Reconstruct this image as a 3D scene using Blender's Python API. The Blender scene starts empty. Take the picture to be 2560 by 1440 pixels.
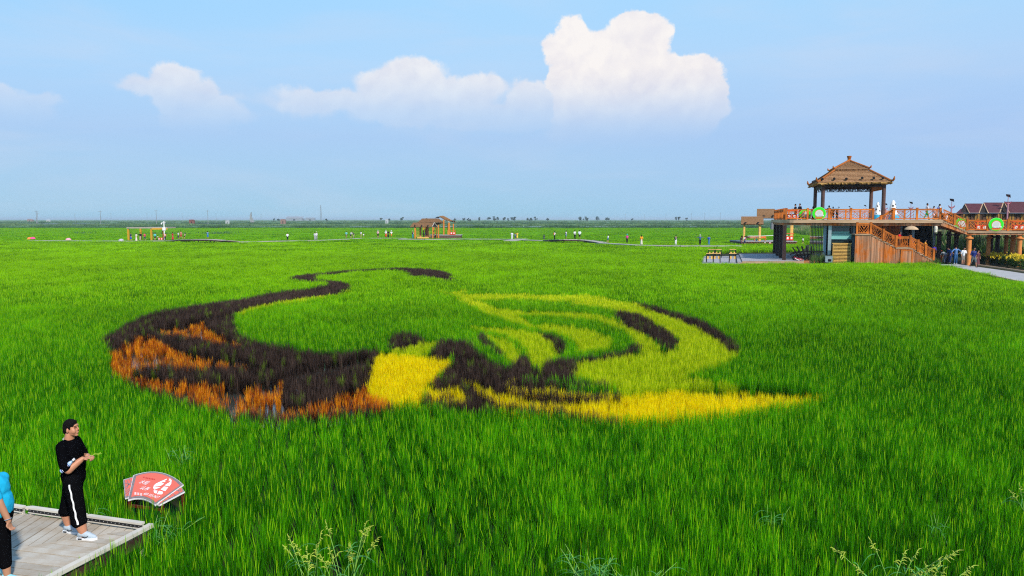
import bpy, bmesh, math, random
import numpy as np
from mathutils import Vector, Matrix, Quaternion
sc = bpy.context.scene
R = math.radians
rng = np.random.default_rng(7)
random.seed(7)
# ---------------------------------------------------------------- camera
F = 1960.0; H = 4.85; PT = math.atan((720 - 548) / F); CP, SP = math.cos(PT), math.sin(PT)
cam = bpy.data.objects.new('camera', bpy.data.cameras.new('camera')); sc.collection.objects.link(cam)
cam.location = (0, 0, H); cam.rotation_euler = (R(90) - PT, 0, 0)
cam.data.sensor_width = 36; cam.data.lens = F / 2560 * 36; cam.data.clip_start = .1; cam.data.clip_end = 20000
sc.camera = cam
# ---------------------------------------------------------------- light
SUN_AZ, SUN_EL = R(150), R(40)           # clockwise from +Y
sund = Vector((math.sin(SUN_AZ) * math.cos(SUN_EL), math.cos(SUN_AZ) * math.cos(SUN_EL), math.sin(SUN_EL)))
sl = bpy.data.lights.new('sun', 'SUN'); sl.energy = 4.8; sl.angle = R(3); sl.color = (1, .93, .82)
so = bpy.data.objects.new('sun', sl); sc.collection.objects.link(so); so.rotation_euler = sund.to_track_quat('Z', 'Y').to_euler()
sc.view_settings.view_transform = 'Standard'; sc.view_settings.look = 'None'; sc.view_settings.exposure = 0.0
sc.view_settings.gamma = 1.0; sc.view_settings.use_curve_mapping = False
sc.render.engine = 'CYCLES'
cy = sc.cycles
cy.max_bounces = 6; cy.diffuse_bounces = 3; cy.glossy_bounces = 3; cy.transmission_bounces = 4; cy.transparent_max_bounces = 6; cy.volume_bounces = 0
cy.use_denoising = False; cy.filter_width = 1.15; cy.sample_clamp_indirect = 4.0
cy.use_adaptive_sampling = True; cy.adaptive_threshold = .006

class NT:
    """small wrapper for building node trees"""
    def __init__(s, tree): s.t = tree; s.n = tree.nodes; s.l = tree.links
    def new(s, ty, **kw):
        n = s.n.new(ty)
        for k, v in kw.items(): setattr(n, k, v)
        return n
    def put(s, sock, v):
        if isinstance(v, bpy.types.NodeSocket): s.l.new(v, sock)
        elif v is not None: sock.default_value = v
    def math(s, op, a, b=None, c=None, clamp=False):
        n = s.new('ShaderNodeMath', operation=op, use_clamp=clamp); s.put(n.inputs[0], a); s.put(n.inputs[1], b); s.put(n.inputs[2], c)
        return n.outputs[0]
    def vec(s, op, a, b=None):
        n = s.new('ShaderNodeVectorMath', operation=op); s.put(n.inputs[0], a); s.put(n.inputs[1], b)
        return n.outputs['Value'] if op in ('LENGTH', 'DOT_PRODUCT', 'DISTANCE') else n.outputs[0]
    def mix(s, f, a, b, op='MIX'):
        n = s.new('ShaderNodeMix', data_type='RGBA', blend_type=op); s.put(n.inputs[0], f)
        s.put(n.inputs[6], (*a, 1) if isinstance(a, tuple) and len(a) == 3 else a); s.put(n.inputs[7], (*b, 1) if isinstance(b, tuple) and len(b) == 3 else b)
        return n.outputs[2]
    def rng(s, v, a, b, c=0., d=1., smooth=False):
        n = s.new('ShaderNodeMapRange', clamp=True); n.interpolation_type = 'SMOOTHSTEP' if smooth else 'LINEAR'
        for i, x in enumerate((v, a, b, c, d)): s.put(n.inputs[i], x)
        return n.outputs[0]
    def noise(s, co, scale, detail=3, rough=.55, dist=0., dim='3D'):
        n = s.new('ShaderNodeTexNoise', noise_dimensions=dim); s.put(n.inputs['Vector'], co); n.inputs['Scale'].default_value = scale
        n.inputs['Detail'].default_value = detail; n.inputs['Roughness'].default_value = rough; n.inputs['Distortion'].default_value = dist
        return n.outputs[0]

def proj(x, y, z):
    d = y * CP - (z - H) * SP
    return 1280 + F * x / d, 720 - F * (y * SP + (z - H) * CP) / d
def at(px, py, z=0.0):
    """point at height z seen at photograph pixel (px, py)"""
    u, v = (px - 1280) / F, (720 - py) / F
    dy, dz = CP + v * SP, -SP + v * CP
    t = (z - H) / dz
    return Vector((u * t, dy * t, z))
def atY(px, py, Y):
    u, v = (px - 1280) / F, (720 - py) / F
    t = Y / (CP + v * SP)
    return Vector((u * t, Y, H + (-SP + v * CP) * t))

# ---------------------------------------------------------------- world: sky texture, pale summer haze and far cumulus
w = bpy.data.worlds.new('World'); sc.world = w; w.use_nodes = True
nt = NT(w.node_tree); nt.n.clear()
sky = nt.new('ShaderNodeTexSky', sky_type='NISHITA', sun_disc=False, sun_elevation=SUN_EL, sun_rotation=SUN_AZ, altitude=10, air_density=1.2, dust_density=1.5, ozone_density=2.5)
tc = nt.new('ShaderNodeTexCoord').outputs['Generated']
sep = nt.new('ShaderNodeSeparateXYZ'); nt.put(sep.inputs[0], tc)
az = nt.math('ARCTAN2', sep.outputs[0], sep.outputs[1])
el = nt.math('ARCSINE', sep.outputs[2])
ramp = nt.new('ShaderNodeValToRGB'); nt.put(ramp.inputs[0], nt.math('MULTIPLY', el, 1.6))
cr = ramp.color_ramp
stops = [(0.0, (.37, .68, .90)), (.06, (.36, .64, .92)), (.16, (.40, .62, .95)), (.30, (.47, .73, 1.03)), (.44, (.42, .75, 1.08)), (.75, (.25, .52, .92)), (1., (.15, .36, .75))]
while len(cr.elements) < len(stops): cr.elements.new(.5)
for e, (p, c) in zip(cr.elements, stops): e.position = p; e.color = (*c, 1)
nsk = nt.mix(1.0, sky.outputs[0], (.11, .11, .11), 'MULTIPLY')
base = nt.mix(.86, nsk, ramp.outputs[0])
lil = nt.rng(az, -.1, .7, 0, 1, True)
base = nt.mix(nt.math('MULTIPLY', nt.math('MULTIPLY', lil, nt.rng(el, .28, .05, 0, 1, True)), .55), base, (.40, .58, .92))
base = nt.mix(nt.math('MULTIPLY', nt.rng(az, .05, -.6, 0, 1, True), nt.math('MULTIPLY', nt.rng(el, .12, .3, 0, 1), .5)), base, (.26, .62, 1.0))
cxy = nt.new('ShaderNodeCombineXYZ'); nt.put(cxy.inputs[0], az); nt.put(cxy.inputs[1], el); co = cxy.outputs[0]
wob = nt.new('ShaderNodeTexNoise'); nt.put(wob.inputs['Vector'], co); wob.inputs['Scale'].default_value = 13; wob.inputs['Detail'].default_value = 10; wob.inputs['Roughness'].default_value = .63
woff = nt.vec('MULTIPLY', nt.vec('SUBTRACT', wob.outputs['Color'], (.5, .5, .5)), (.066, .055, 0))
vor = nt.new('ShaderNodeTexVoronoi', feature='SMOOTH_F1'); nt.put(vor.inputs['Vector'], nt.vec('ADD', co, nt.vec('MULTIPLY', woff, (.5, .5, 0)))); vor.inputs['Scale'].default_value = 48; vor.inputs['Smoothness'].default_value = .3
vor2 = nt.new('ShaderNodeTexVoronoi', feature='SMOOTH_F1'); nt.put(vor2.inputs['Vector'], nt.vec('ADD', co, (0.006, -.009, 0))); vor2.inputs['Scale'].default_value = 48; vor2.inputs['Smoothness'].default_value = .3
cw = nt.vec('ADD', co, woff)
def azel(px, py):
    u, v = (px - 1280) / F, (720 - py) / F
    d = Vector((u, CP + v * SP, -SP + v * CP)).normalized()
    return math.atan2(d.x, d.y), math.asin(d.z)
def cloud(blobs, blur=.10, k=.25):
    cur = None
    for cx, cy_, rx, ry in blobs:
        a0, e0 = azel(cx, cy_)
        l = nt.vec('LENGTH', nt.vec('MULTIPLY', nt.vec('SUBTRACT', cw, (a0, e0, 0)), (F / rx * 1.0, F / ry, 0)))
        l = nt.math('MULTIPLY', nt.math('SUBTRACT', l, 1.0), min(rx, ry) / 70)
        cur = l if cur is None else nt.math('SMOOTH_MIN', cur, l, .12)
    cur = nt.math('ADD', cur, nt.math('MULTIPLY', nt.math('SUBTRACT', vor.outputs['Distance'], .42), .16))
    return nt.rng(cur, blur, -blur, 0, 1, True), cur
big, bigd = cloud([(1432, 118, 70, 72), (1500, 150, 112, 84), (1600, 104, 70, 70), (1560, 175, 110, 100), (1640, 232, 110, 92), (1735, 222, 80, 78), (1782, 245, 46, 66), (1480, 230, 112, 84), (1590, 290, 210, 55), (1418, 190, 56, 70), (1560, 330, 210, 55), (1690, 290, 110, 60)], .08)
mid, midd = cloud([(1325, 245, 62, 48), (1368, 268, 26, 26), (1040, 192, 98, 50), (960, 204, 64, 36), (1105, 214, 52, 38), (830, 238, 150, 24), (1190, 228, 80, 32), (1100, 248, 160, 40), (990, 262, 320, 34), (1180, 290, 330, 40)], .11)
lef, lefd = cloud([(435, 205, 60, 50), (368, 218, 62, 24), (478, 242, 66, 54), (530, 278, 64, 40), (485, 305, 70, 46), (500, 335, 70, 35), (575, 292, 48, 18), (15, 258, 50, 40), (85, 274, 58, 26), (35, 305, 85, 35)], .10)
fade = nt.rng(el, azel(1280, 378)[1], azel(1280, 165)[1], 0, .94, True)
fade2 = nt.rng(el, azel(1280, 368)[1], azel(1280, 150)[1], 0, .76, True)
dens = nt.math('MAXIMUM', nt.math('MULTIPLY', big, fade), nt.math('MULTIPLY', nt.math('MAXIMUM', mid, lef), fade2))
relief = nt.math('ADD', nt.math('MULTIPLY', nt.math('SUBTRACT', vor2.outputs['Distance'], vor.outputs['Distance']), .28), nt.math('ADD', nt.math('MULTIPLY', nt.math('SUBTRACT', nt.noise(cw, 15, 8, .6), .5), 1.1), nt.math('MULTIPLY', nt.math('SUBTRACT', nt.noise(cw, 70, 6, .6), .5), .45)))
up = nt.rng(el, azel(1280, 330)[1], azel(1280, 90)[1], 0, 1)
bright = nt.math('ADD', nt.math('MULTIPLY', up, .62), nt.math('ADD', nt.math('MULTIPLY', relief, 1.5), .32), clamp=True)
ccol = nt.mix(bright, (.76, .73, .81), (.99, .935, .90))
# thin veil of high cloud
veil = nt.noise(nt.vec('MULTIPLY', co, (2.2, 11, 1)), 1.6, 6, .55, .4)
base = nt.mix(nt.rng(veil, .42, .78, 0, .34, True), base, (.62, .70, .86))
fin = nt.mix(dens, base, ccol)
bg = nt.new('ShaderNodeBackground'); nt.put(bg.inputs[0], fin); bg.inputs[1].default_value = 1.0
out = nt.new('ShaderNodeOutputWorld'); nt.l.new(bg.outputs[0], out.inputs[0])
w.cycles.sampling_method = 'MANUAL'; w.cycles.sample_map_resolution = 512

# ---------------------------------------------------------------- materials
MATS = {}
def mat(name, col, rough=.7, spec=.3, metal=0., var=0., vscale=4., var2=None, bump=0., bscale=40., stretch=(1, 1, 1), obj=True, em=None, grain=None):
    """principled material whose colour varies with noise (var) and from piece to piece (obj)"""
    if name in MATS: return MATS[name]
    m = bpy.data.materials.new(name); m.use_nodes = True; t = NT(m.node_tree)
    b = t.n['Principled BSDF']; b.inputs['Roughness'].default_value = rough; b.inputs['Metallic'].default_value = metal
    b.inputs['Specular IOR Level'].default_value = spec
    c = (*col, 1)
    if var or bump or grain:
        tco = t.new('ShaderNodeTexCoord').outputs['Object']
        v = t.vec('MULTIPLY', tco, stretch)
        oi = t.new('ShaderNodeObjectInfo')
        v = t.vec('ADD', v, t.vec('MULTIPLY', oi.outputs['Location'], (.37, .37, .37)))
        if var:
            n1 = t.rng(t.noise(v, vscale, 5, .62), .3, .7)
            dark = var2 or tuple(x * (1 - var) for x in col)
            c = t.mix(n1, dark, tuple(min(1, x * (1 + var * .6)) for x in col))
            if obj:
                c = t.mix(1.0, c, t.mix(oi.outputs['Random'], (1 - var * .5,) * 3, (1 + var * .35,) * 3), 'MULTIPLY')
        if bump:
            bn = t.new('ShaderNodeBump'); bn.inputs['Strength'].default_value = bump; bn.inputs['Distance'].default_value = .02
            t.put(bn.inputs['Height'], t.noise(v, bscale, 4, .6)); t.l.new(bn.outputs[0], b.inputs['Normal'])
    t.put(b.inputs['Base Color'], c)
    if em: b.inputs['Emission Color'].default_value = (*em[0], 1); b.inputs['Emission Strength'].default_value = em[1]
    MATS[name] = m
    return m

# ---------------------------------------------------------------- object helpers
def tag(o, label=None, cat=None, group=None, kind=None):
    if label: o['label'] = label
    if cat: o['category'] = cat
    if group: o['group'] = group
    if kind: o['kind'] = kind
    return o
def empty(name, loc, label, cat, group=None, rz=0.):
    o = bpy.data.objects.new(name, None); sc.collection.objects.link(o); o.location = loc; o.rotation_euler = (0, 0, rz); o.empty_display_size = .2
    return tag(o, label, cat, group)
class MB:
    """collects shapes, links them as one mesh object"""
    def __init__(s): s.v = []; s.f = []; s.sm = []
    def add(s, vs, fs, smooth=False):
        k = len(s.v); s.v.extend([tuple(p) for p in vs]); s.f.extend([tuple(i + k for i in f) for f in fs]); s.sm.extend([smooth] * len(fs)); return s
    def box(s, x0, x1, y0, y1, z0, z1):
        return s.add([(x0, y0, z0), (x1, y0, z0), (x1, y1, z0), (x0, y1, z0), (x0, y0, z1), (x1, y0, z1), (x1, y1, z1), (x0, y1, z1)],
                     [(0, 3, 2, 1), (4, 5, 6, 7), (0, 1, 5, 4), (1, 2, 6, 5), (2, 3, 7, 6), (3, 0, 4, 7)])
    def bar(s, a, b, w, h, up=(0, 0, 1)):
        a, b = Vector(a), Vector(b); d = (b - a).normalized(); u = Vector(up)
        sd = d.cross(u)
        if sd.length < 1e-4: sd = d.cross(Vector((0, 1, 0)))
        sd.normalize(); u = sd.cross(d).normalized(); sd *= w / 2; u *= h / 2
        return s.add([a - sd - u, a + sd - u, a + sd + u, a - sd + u, b - sd - u, b + sd - u, b + sd + u, b - sd + u],
                     [(3, 2, 1, 0), (4, 5, 6, 7), (0, 1, 5, 4), (1, 2, 6, 5), (2, 3, 7, 6), (3, 0, 4, 7)])
    def tube(s, pts, rad, n=8, cap=True):
        pts = [Vector(p) for p in pts]; rad = [rad] * len(pts) if isinstance(rad, (int, float)) else rad
        vs = []; fs = []; pu = None
        for i, p in enumerate(pts):
            d = (pts[min(i + 1, len(pts) - 1)] - pts[max(i - 1, 0)]).normalized()
            u = pu - d * pu.dot(d) if pu is not None else d.orthogonal()
            u.normalize(); pu = u; q = d.cross(u)
            for k in range(n):
                a = 2 * math.pi * k / n; vs.append(p + (u * math.cos(a) + q * math.sin(a)) * rad[i])
        for i in range(len(pts) - 1):
            for k in range(n): fs.append((i * n + k, i * n + (k + 1) % n, (i + 1) * n + (k + 1) % n, (i + 1) * n + k))
        if cap: fs.append(tuple(range(n))[::-1]); fs.append(tuple((len(pts) - 1) * n + k for k in range(n)))
        return s.add(vs, fs, True)
    def lathe(s, prof, c=(0, 0, 0), n=16):
        c = Vector(c); vs = [c + Vector((r * math.cos(2 * math.pi * k / n), r * math.sin(2 * math.pi * k / n), z)) for r, z in prof for k in range(n)]
        fs = [(i * n + k, i * n + (k + 1) % n, (i + 1) * n + (k + 1) % n, (i + 1) * n + k) for i in range(len(prof) - 1) for k in range(n)]
        fs += [tuple(range(n))[::-1], tuple((len(prof) - 1) * n + k for k in range(n))]
        return s.add(vs, fs, True)
    def slab(s, poly, ext):
        """flat polygon (3D points) extruded by vector ext"""
        n = len(poly); e = Vector(ext); vs = [Vector(p) for p in poly] + [Vector(p) + e for p in poly]
        return s.add(vs, [tuple(range(n))[::-1], tuple(range(n, 2 * n))] + [(i, (i + 1) % n, n + (i + 1) % n, n + i) for i in range(n)])
    def build(s, name, m, parent=None, origin=None, label=None, kind=None):
        me = bpy.data.meshes.new(name)
        vs = s.v if origin is None else [tuple(Vector(p) - Vector(origin)) for p in s.v]
        me.from_pydata(vs, [], s.f); me.polygons.foreach_set('use_smooth', s.sm); me.update()
        bm = bmesh.new(); bm.from_mesh(me); bmesh.ops.recalc_face_normals(bm, faces=bm.faces); bm.to_mesh(me); bm.free()
        if any(s.sm) and not all(s.sm): pass
        if any(s.sm): me.set_sharp_from_angle(angle=R(40))
        me.materials.append(m)
        o = bpy.data.objects.new(name, me); sc.collection.objects.link(o)
        if origin is not None: o.location = origin
        if parent: o.parent = parent
        if label: o['label'] = label
        if kind: o['kind'] = kind
        return o
def copy_tree(o, parent=None):
    c = o.copy(); sc.collection.objects.link(c); c.parent = parent
    for ch in o.children: copy_tree(ch, c)
    return c

# ---------------------------------------------------------------- ground and water
def in_poly(px, py, poly):
    x, y = np.asarray(px), np.asarray(py); c = np.zeros(x.shape, bool); n = len(poly)
    for i in range(n):
        x0, y0 = poly[i]; x1, y1 = poly[(i + 1) % n]
        if y0 == y1: continue
        c ^= ((y0 > y) != (y1 > y)) & (x < (x1 - x0) * (y - y0) / (y1 - y0) + x0)
    return c
gm = bpy.data.materials.new('ground'); gm.use_nodes = True; t = NT(gm.node_tree); b = t.n['Principled BSDF']
pos = t.new('ShaderNodeNewGeometry').outputs['Position']
ps = t.new('ShaderNodeSeparateXYZ'); t.put(ps.inputs[0], pos)
far = t.rng(ps.outputs[1], 330, 420)
n1 = t.noise(t.vec('MULTIPLY', pos, (.003, .012, 0)), 1.0, 7, .62)
n2 = t.noise(t.vec('MULTIPLY', pos, (.0012, .0035, 0)), 1.0, 6, .6)
fc = t.mix(t.rng(n1, .40, .60), (.045, .125, .06), (.15, .29, .12))
fc = t.mix(t.rng(n2, .58, .68), fc, (.26, .30, .24))
mud = t.mix(t.rng(t.noise(pos, 1.3, 5), .35, .65), (.018, .022, .010), (.045, .045, .02))
t.put(b.inputs['Base Color'], t.mix(far, mud, fc)); b.inputs['Roughness'].default_value = .9; b.inputs['Specular IOR Level'].default_value = .1
g = MB(); g.add([(-9000, -60, 0), (9000, -60, 0), (9000, 9000, 0), (-9000, 9000, 0)], [(0, 1, 2, 3)])
tag(g.build('ground', gm), kind='structure')

# ---------------------------------------------------------------- rice
protos = bpy.data.collections.new('rice_prototypes')
def blades(n, rad, h, wd, lean, seg=3, hv=.15, square=0., heads=0, droop=.35, headw=1., wind=(0, 0)):
    V = []; Fc = []; tip = []; rnd = []; hd = []
    for i in range(n + heads):
        ishead = i >= n
        if square: bx, by = rng.uniform(-square / 2, square / 2, 2)
        else:
            a = rng.uniform(0, 6.283); r0 = rad * math.sqrt(rng.uniform()); bx, by = r0 * math.cos(a), r0 * math.sin(a)
        a = rng.uniform(0, 6.283) if square else math.atan2(by, bx) + rng.normal(0, .7)
        L = h * (1 - abs(rng.normal(0, hv))) * (1.06 if ishead else 1.); le = abs(rng.normal(0, lean)) * (.5 if ishead else 1)
        dx, dy = math.cos(a) * le + wind[0], math.sin(a) * le + wind[1]
        wa = rng.uniform(0, 6.283); wx, wy = math.cos(wa), math.sin(wa)
        k = len(V); rr = rng.uniform()
        ts = [0.72, .86, 1.0] if ishead else list(np.linspace(0, 1, seg + 1))
        for j, tt in enumerate(ts):
            bend = tt + droop * tt ** 2.5 * (0 if ishead else rng.uniform(.6, 1.4))
            cx_, cy_, cz_ = bx + dx * L * bend, by + dy * L * bend, L * (tt - droop * .35 * tt ** 3 * min(1, le * 2.0))
            ww = wd * ((.8, 1.25, .35)[j] * headw if ishead else (.55 + .45 * math.sin(math.pi * min(1, tt * 1.25) * .9)) * (1 if tt < .99 else 0.04))
            for sgn in (-1, 1):
                V.append((cx_ + sgn * wx * ww / 2, cy_ + sgn * wy * ww / 2, cz_)); tip.append(tt); rnd.append(rr); hd.append(1. if ishead else 0.)
        for j in range(len(ts) - 1): Fc.append((k + 2 * j, k + 2 * j + 1, k + 2 * j + 3, k + 2 * j + 2))
    return V, Fc, tip, rnd, hd
def proto(name, *a, **k):
    V, Fc, tip, rnd, hd = blades(*a, **k)
    me = bpy.data.meshes.new(name); me.from_pydata(V, [], Fc)
    for nm, arr in (('tip', tip), ('rnd', rnd), ('hd', hd)):
        at_ = me.attributes.new(nm, 'FLOAT', 'POINT'); at_.data.foreach_set('value', arr)
    return bpy.data.objects.new(name, me)
def leafmat(name, base, tipc, headc=None, yel=None, trans=.35, patch=.5, rv=.5, rough=.65, far=None, gain=1):
    m = bpy.data.materials.new(name); m.use_nodes = True; t = NT(m.node_tree); t.n.clear()
    A = lambda n: t.new('ShaderNodeAttribute', attribute_name=n).outputs['Fac']
    oi = t.new('ShaderNodeObjectInfo'); pos = t.new('ShaderNodeNewGeometry').outputs['Position']
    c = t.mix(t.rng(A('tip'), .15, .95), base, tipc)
    n = t.noise(t.vec('MULTIPLY', pos, (1, .6, 0)), .10, 4, .6)
    n2 = t.noise(t.vec('MULTIPLY', pos, (1, .5, 0)), .9, 3, .6)
    pv = t.math('ADD', t.math('MULTIPLY', t.math('SUBTRACT', n, .5), patch * 2.4), t.math('MULTIPLY', t.math('SUBTRACT', n2, .5), patch * 1.0))
    pv = t.math('ADD', pv, t.math('MULTIPLY', t.math('SUBTRACT', A('rnd'), .5), rv))
    pv = t.math('ADD', pv, t.math('MULTIPLY', t.math('SUBTRACT', oi.outputs['Random'], .5), rv * .6))
    if yel: c = t.mix(t.rng(pv, -.12, .75), c, yel)
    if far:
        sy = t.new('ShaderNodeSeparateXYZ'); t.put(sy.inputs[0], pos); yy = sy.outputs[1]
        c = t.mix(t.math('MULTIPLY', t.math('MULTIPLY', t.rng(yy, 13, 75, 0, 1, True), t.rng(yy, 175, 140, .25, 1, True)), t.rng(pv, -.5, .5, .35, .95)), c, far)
    c = t.mix(1.0, c, t.mix(t.rng(pv, -.8, .8), (.30,) * 3, (1.6,) * 3), 'MULTIPLY')
    if headc: c = t.mix(A('hd'), c, headc)
    if gain != 1: c = t.mix(1.0, c, (gain,) * 3, 'MULTIPLY')
    d = t.new('ShaderNodeBsdfPrincipled'); t.put(d.inputs['Base Color'], c); d.inputs['Roughness'].default_value = rough; d.inputs['Specular IOR Level'].default_value = .07
    tr = t.new('ShaderNodeBsdfTranslucent'); t.put(tr.inputs[0], c)
    mx = t.new('ShaderNodeMixShader'); mx.inputs[0].default_value = trans; t.l.new(d.outputs[0], mx.inputs[1]); t.l.new(tr.outputs[0], mx.inputs[2])
    o = t.new('ShaderNodeOutputMaterial'); t.l.new(mx.outputs[0], o.inputs[0])
    return m
def scatter(name, pts, col, idx, scl, rot, m, label, parent=None):
    """one object of uncountable plants: a point per clump, clump shapes instanced on it"""
    n = len(pts)
    me = bpy.data.meshes.new(name); me.vertices.add(n); me.vertices.foreach_set('co', np.asarray(pts, dtype='f').ravel())
    a = me.attributes.new('pid', 'INT', 'POINT'); a.data.foreach_set('value', np.asarray(idx, dtype='i'))
    a = me.attributes.new('psc', 'FLOAT_VECTOR', 'POINT'); a.data.foreach_set('vector', np.asarray(scl, dtype='f').ravel())
    a = me.attributes.new('prt', 'FLOAT_VECTOR', 'POINT'); a.data.foreach_set('vector', np.asarray(rot, dtype='f').ravel())
    o = bpy.data.objects.new(name, me); sc.collection.objects.link(o); me.materials.append(m)
    gr = bpy.data.node_groups.new(name, 'GeometryNodeTree')
    gr.interface.new_socket('Geometry', in_out='INPUT', socket_type='NodeSocketGeometry'); gr.interface.new_socket('Geometry', in_out='OUTPUT', socket_type='NodeSocketGeometry')
    N = gr.nodes; L = gr.links
    gi = N.new('NodeGroupInput'); go = N.new('NodeGroupOutput'); ip = N.new('GeometryNodeInstanceOnPoints'); ci = N.new('GeometryNodeCollectionInfo')
    ci.inputs['Collection'].default_value = col; ci.inputs['Separate Children'].default_value = True; ci.inputs['Reset Children'].default_value = True
    ip.inputs['Pick Instance'].default_value = True
    def na(nm, ty): q = N.new('GeometryNodeInputNamedAttribute'); q.data_type = ty; q.inputs['Name'].default_value = nm; return q.outputs[0]
    L.new(gi.outputs[0], ip.inputs['Points']); L.new(ci.outputs[0], ip.inputs['Instance']); L.new(na('pid', 'INT'), ip.inputs['Instance Index'])
    L.new(na('psc', 'FLOAT_VECTOR'), ip.inputs['Scale']); L.new(na('prt', 'FLOAT_VECTOR'), ip.inputs['Rotation'])
    sm = N.new('GeometryNodeSetMaterial'); sm.inputs['Material'].default_value = m
    L.new(ip.outputs[0], sm.inputs[0]); L.new(sm.outputs[0], go.inputs[0])
    md = o.modifiers.new('scatter', 'NODES'); md.node_group = gr
    tag(o, label, kind='stuff')
    return o
def pcol(name, objs):
    c = bpy.data.collections.new(name)
    for i, o in enumerate(objs): o.name = '%s_%02d' % (name, i); c.objects.link(o)
    return c
NEAR = pcol('near_clump', [proto('p', 46, .062, .60, .0068, .15, 3, heads=4, headw=1.0, droop=.22, hv=.18) for _ in range(7)])
MIDC = pcol('mid_clump', [proto('p', 84, 0, .60, .017, .26, 2, square=.56, heads=9, headw=1.1) for _ in range(6)])
FARC = pcol('far_clump', [proto('p', 210, 0, .60, .048, .25, 2, square=1.7, heads=16, hv=.12) for _ in range(5)])
# ---------------------------------------------------------------- where each colour of rice is planted
def Z1(l): return [(220 + x / 2.56, 640 + y / 2.56) for x, y in l]
def Z2(l): return [(940 + x / 2.1333, 640 + y / 2.1333) for x, y in l]
TAIL = [(255, 845), (262, 832), (300, 812), (345, 790), (400, 775), (450, 765), (520, 752), (600, 742), (660, 733), (720, 724), (780, 717), (822, 709), (826, 703), (800, 699), (750, 698), (722, 694), (740, 687), (775, 682), (815, 679), (850, 675.5), (900, 671.5), (960, 668.5), (1000, 668), (1060, 670), (1105, 674), (1125, 684), (1133, 699), (1112, 695), (1085, 689), (1040, 687), (1018, 680), (1000, 672), (960, 671), (900, 674.5), (850, 679), (808, 684), (785, 690), (785, 695), (815, 698), (850, 701), (873, 707), (879, 714), (862, 723), (830, 731), (760, 740), (700, 750), (645, 759), (604, 768), (588, 776), (583, 790), (583, 803), (590, 820), (606, 834), (640, 846), (680, 856), (740, 866), (800, 871), (860, 869), (920, 862), (952, 857), (945, 870), (932, 885), (926, 905), (921, 935), (920, 962), (945, 985), (972, 1000), (980, 1008), (930, 1018), (850, 1028), (700, 1034), (600, 1025), (500, 1003), (400, 972), (320, 938), (283, 915), (270, 890), (278, 872)]
ORANGE = [Z1([(400, 480), (470, 445), (540, 436), (620, 428), (690, 405), (745, 415), (765, 450), (810, 480), (870, 515), (940, 545), (990, 568), (960, 585), (880, 568), (800, 552), (720, 530), (640, 522), (560, 505), (480, 495)]),
 Z1([(130, 655), (155, 600), (240, 560), (300, 515), (360, 495), (420, 520), (500, 552), (580, 590), (660, 618), (760, 645), (860, 662), (1010, 662), (1030, 690), (900, 706), (800, 716), (700, 716), (600, 712), (500, 708), (420, 706), (345, 716), (300, 735), (262, 770), (330, 762), (400, 764), (480, 782), (560, 792), (640, 794), (720, 802), (800, 806), (900, 800), (1000, 818), (1100, 820), (1200, 790), (1245, 820), (1235, 870), (1265, 925), (1310, 955), (1400, 942), (1500, 920), (1600, 890), (1690, 862), (1745, 820), (1785, 775), (1812, 850), (1850, 880), (1960, 945), (1900, 962), (1700, 992), (1500, 1012), (1200, 1014), (1000, 1004), (800, 965), (600, 905), (450, 862), (330, 815), (240, 780), (165, 745), (120, 700)])]
def stroke(pts, w):
    out = [[], []]
    for i, (x, y) in enumerate(pts):
        f = i / (len(pts) - 1); h = w * (.30 + .70 * math.sin(math.pi * min(1, max(0, .12 + .80 * f)))) / 2
        out[0].append((x, y - h)); out[1].append((x, y + h))
    return Z2(out[0] + out[1][::-1])
YELLOW = [
 [(935, 880), (962, 873), (1000, 877), (1050, 884), (1090, 884), (1140, 882), (1125, 900), (1105, 920), (1090, 945), (1065, 965), (1056, 985), (1060, 1002), (1010, 1006), (980, 1004), (950, 988), (920, 962), (922, 935), (927, 905)],
 [(1058, 962), (1100, 958), (1180, 940), (1245, 935), (1300, 952), (1400, 966), (1480, 975), (1560, 975), (1620, 966), (1700, 961), (1800, 962), (1900, 965), (2000, 974), (2066, 979), (2050, 990), (2000, 1001), (1900, 1018), (1800, 1030), (1700, 1038), (1600, 1040), (1500, 1036), (1400, 1031), (1250, 1023), (1150, 1011), (1070, 1001)],
]
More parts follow.
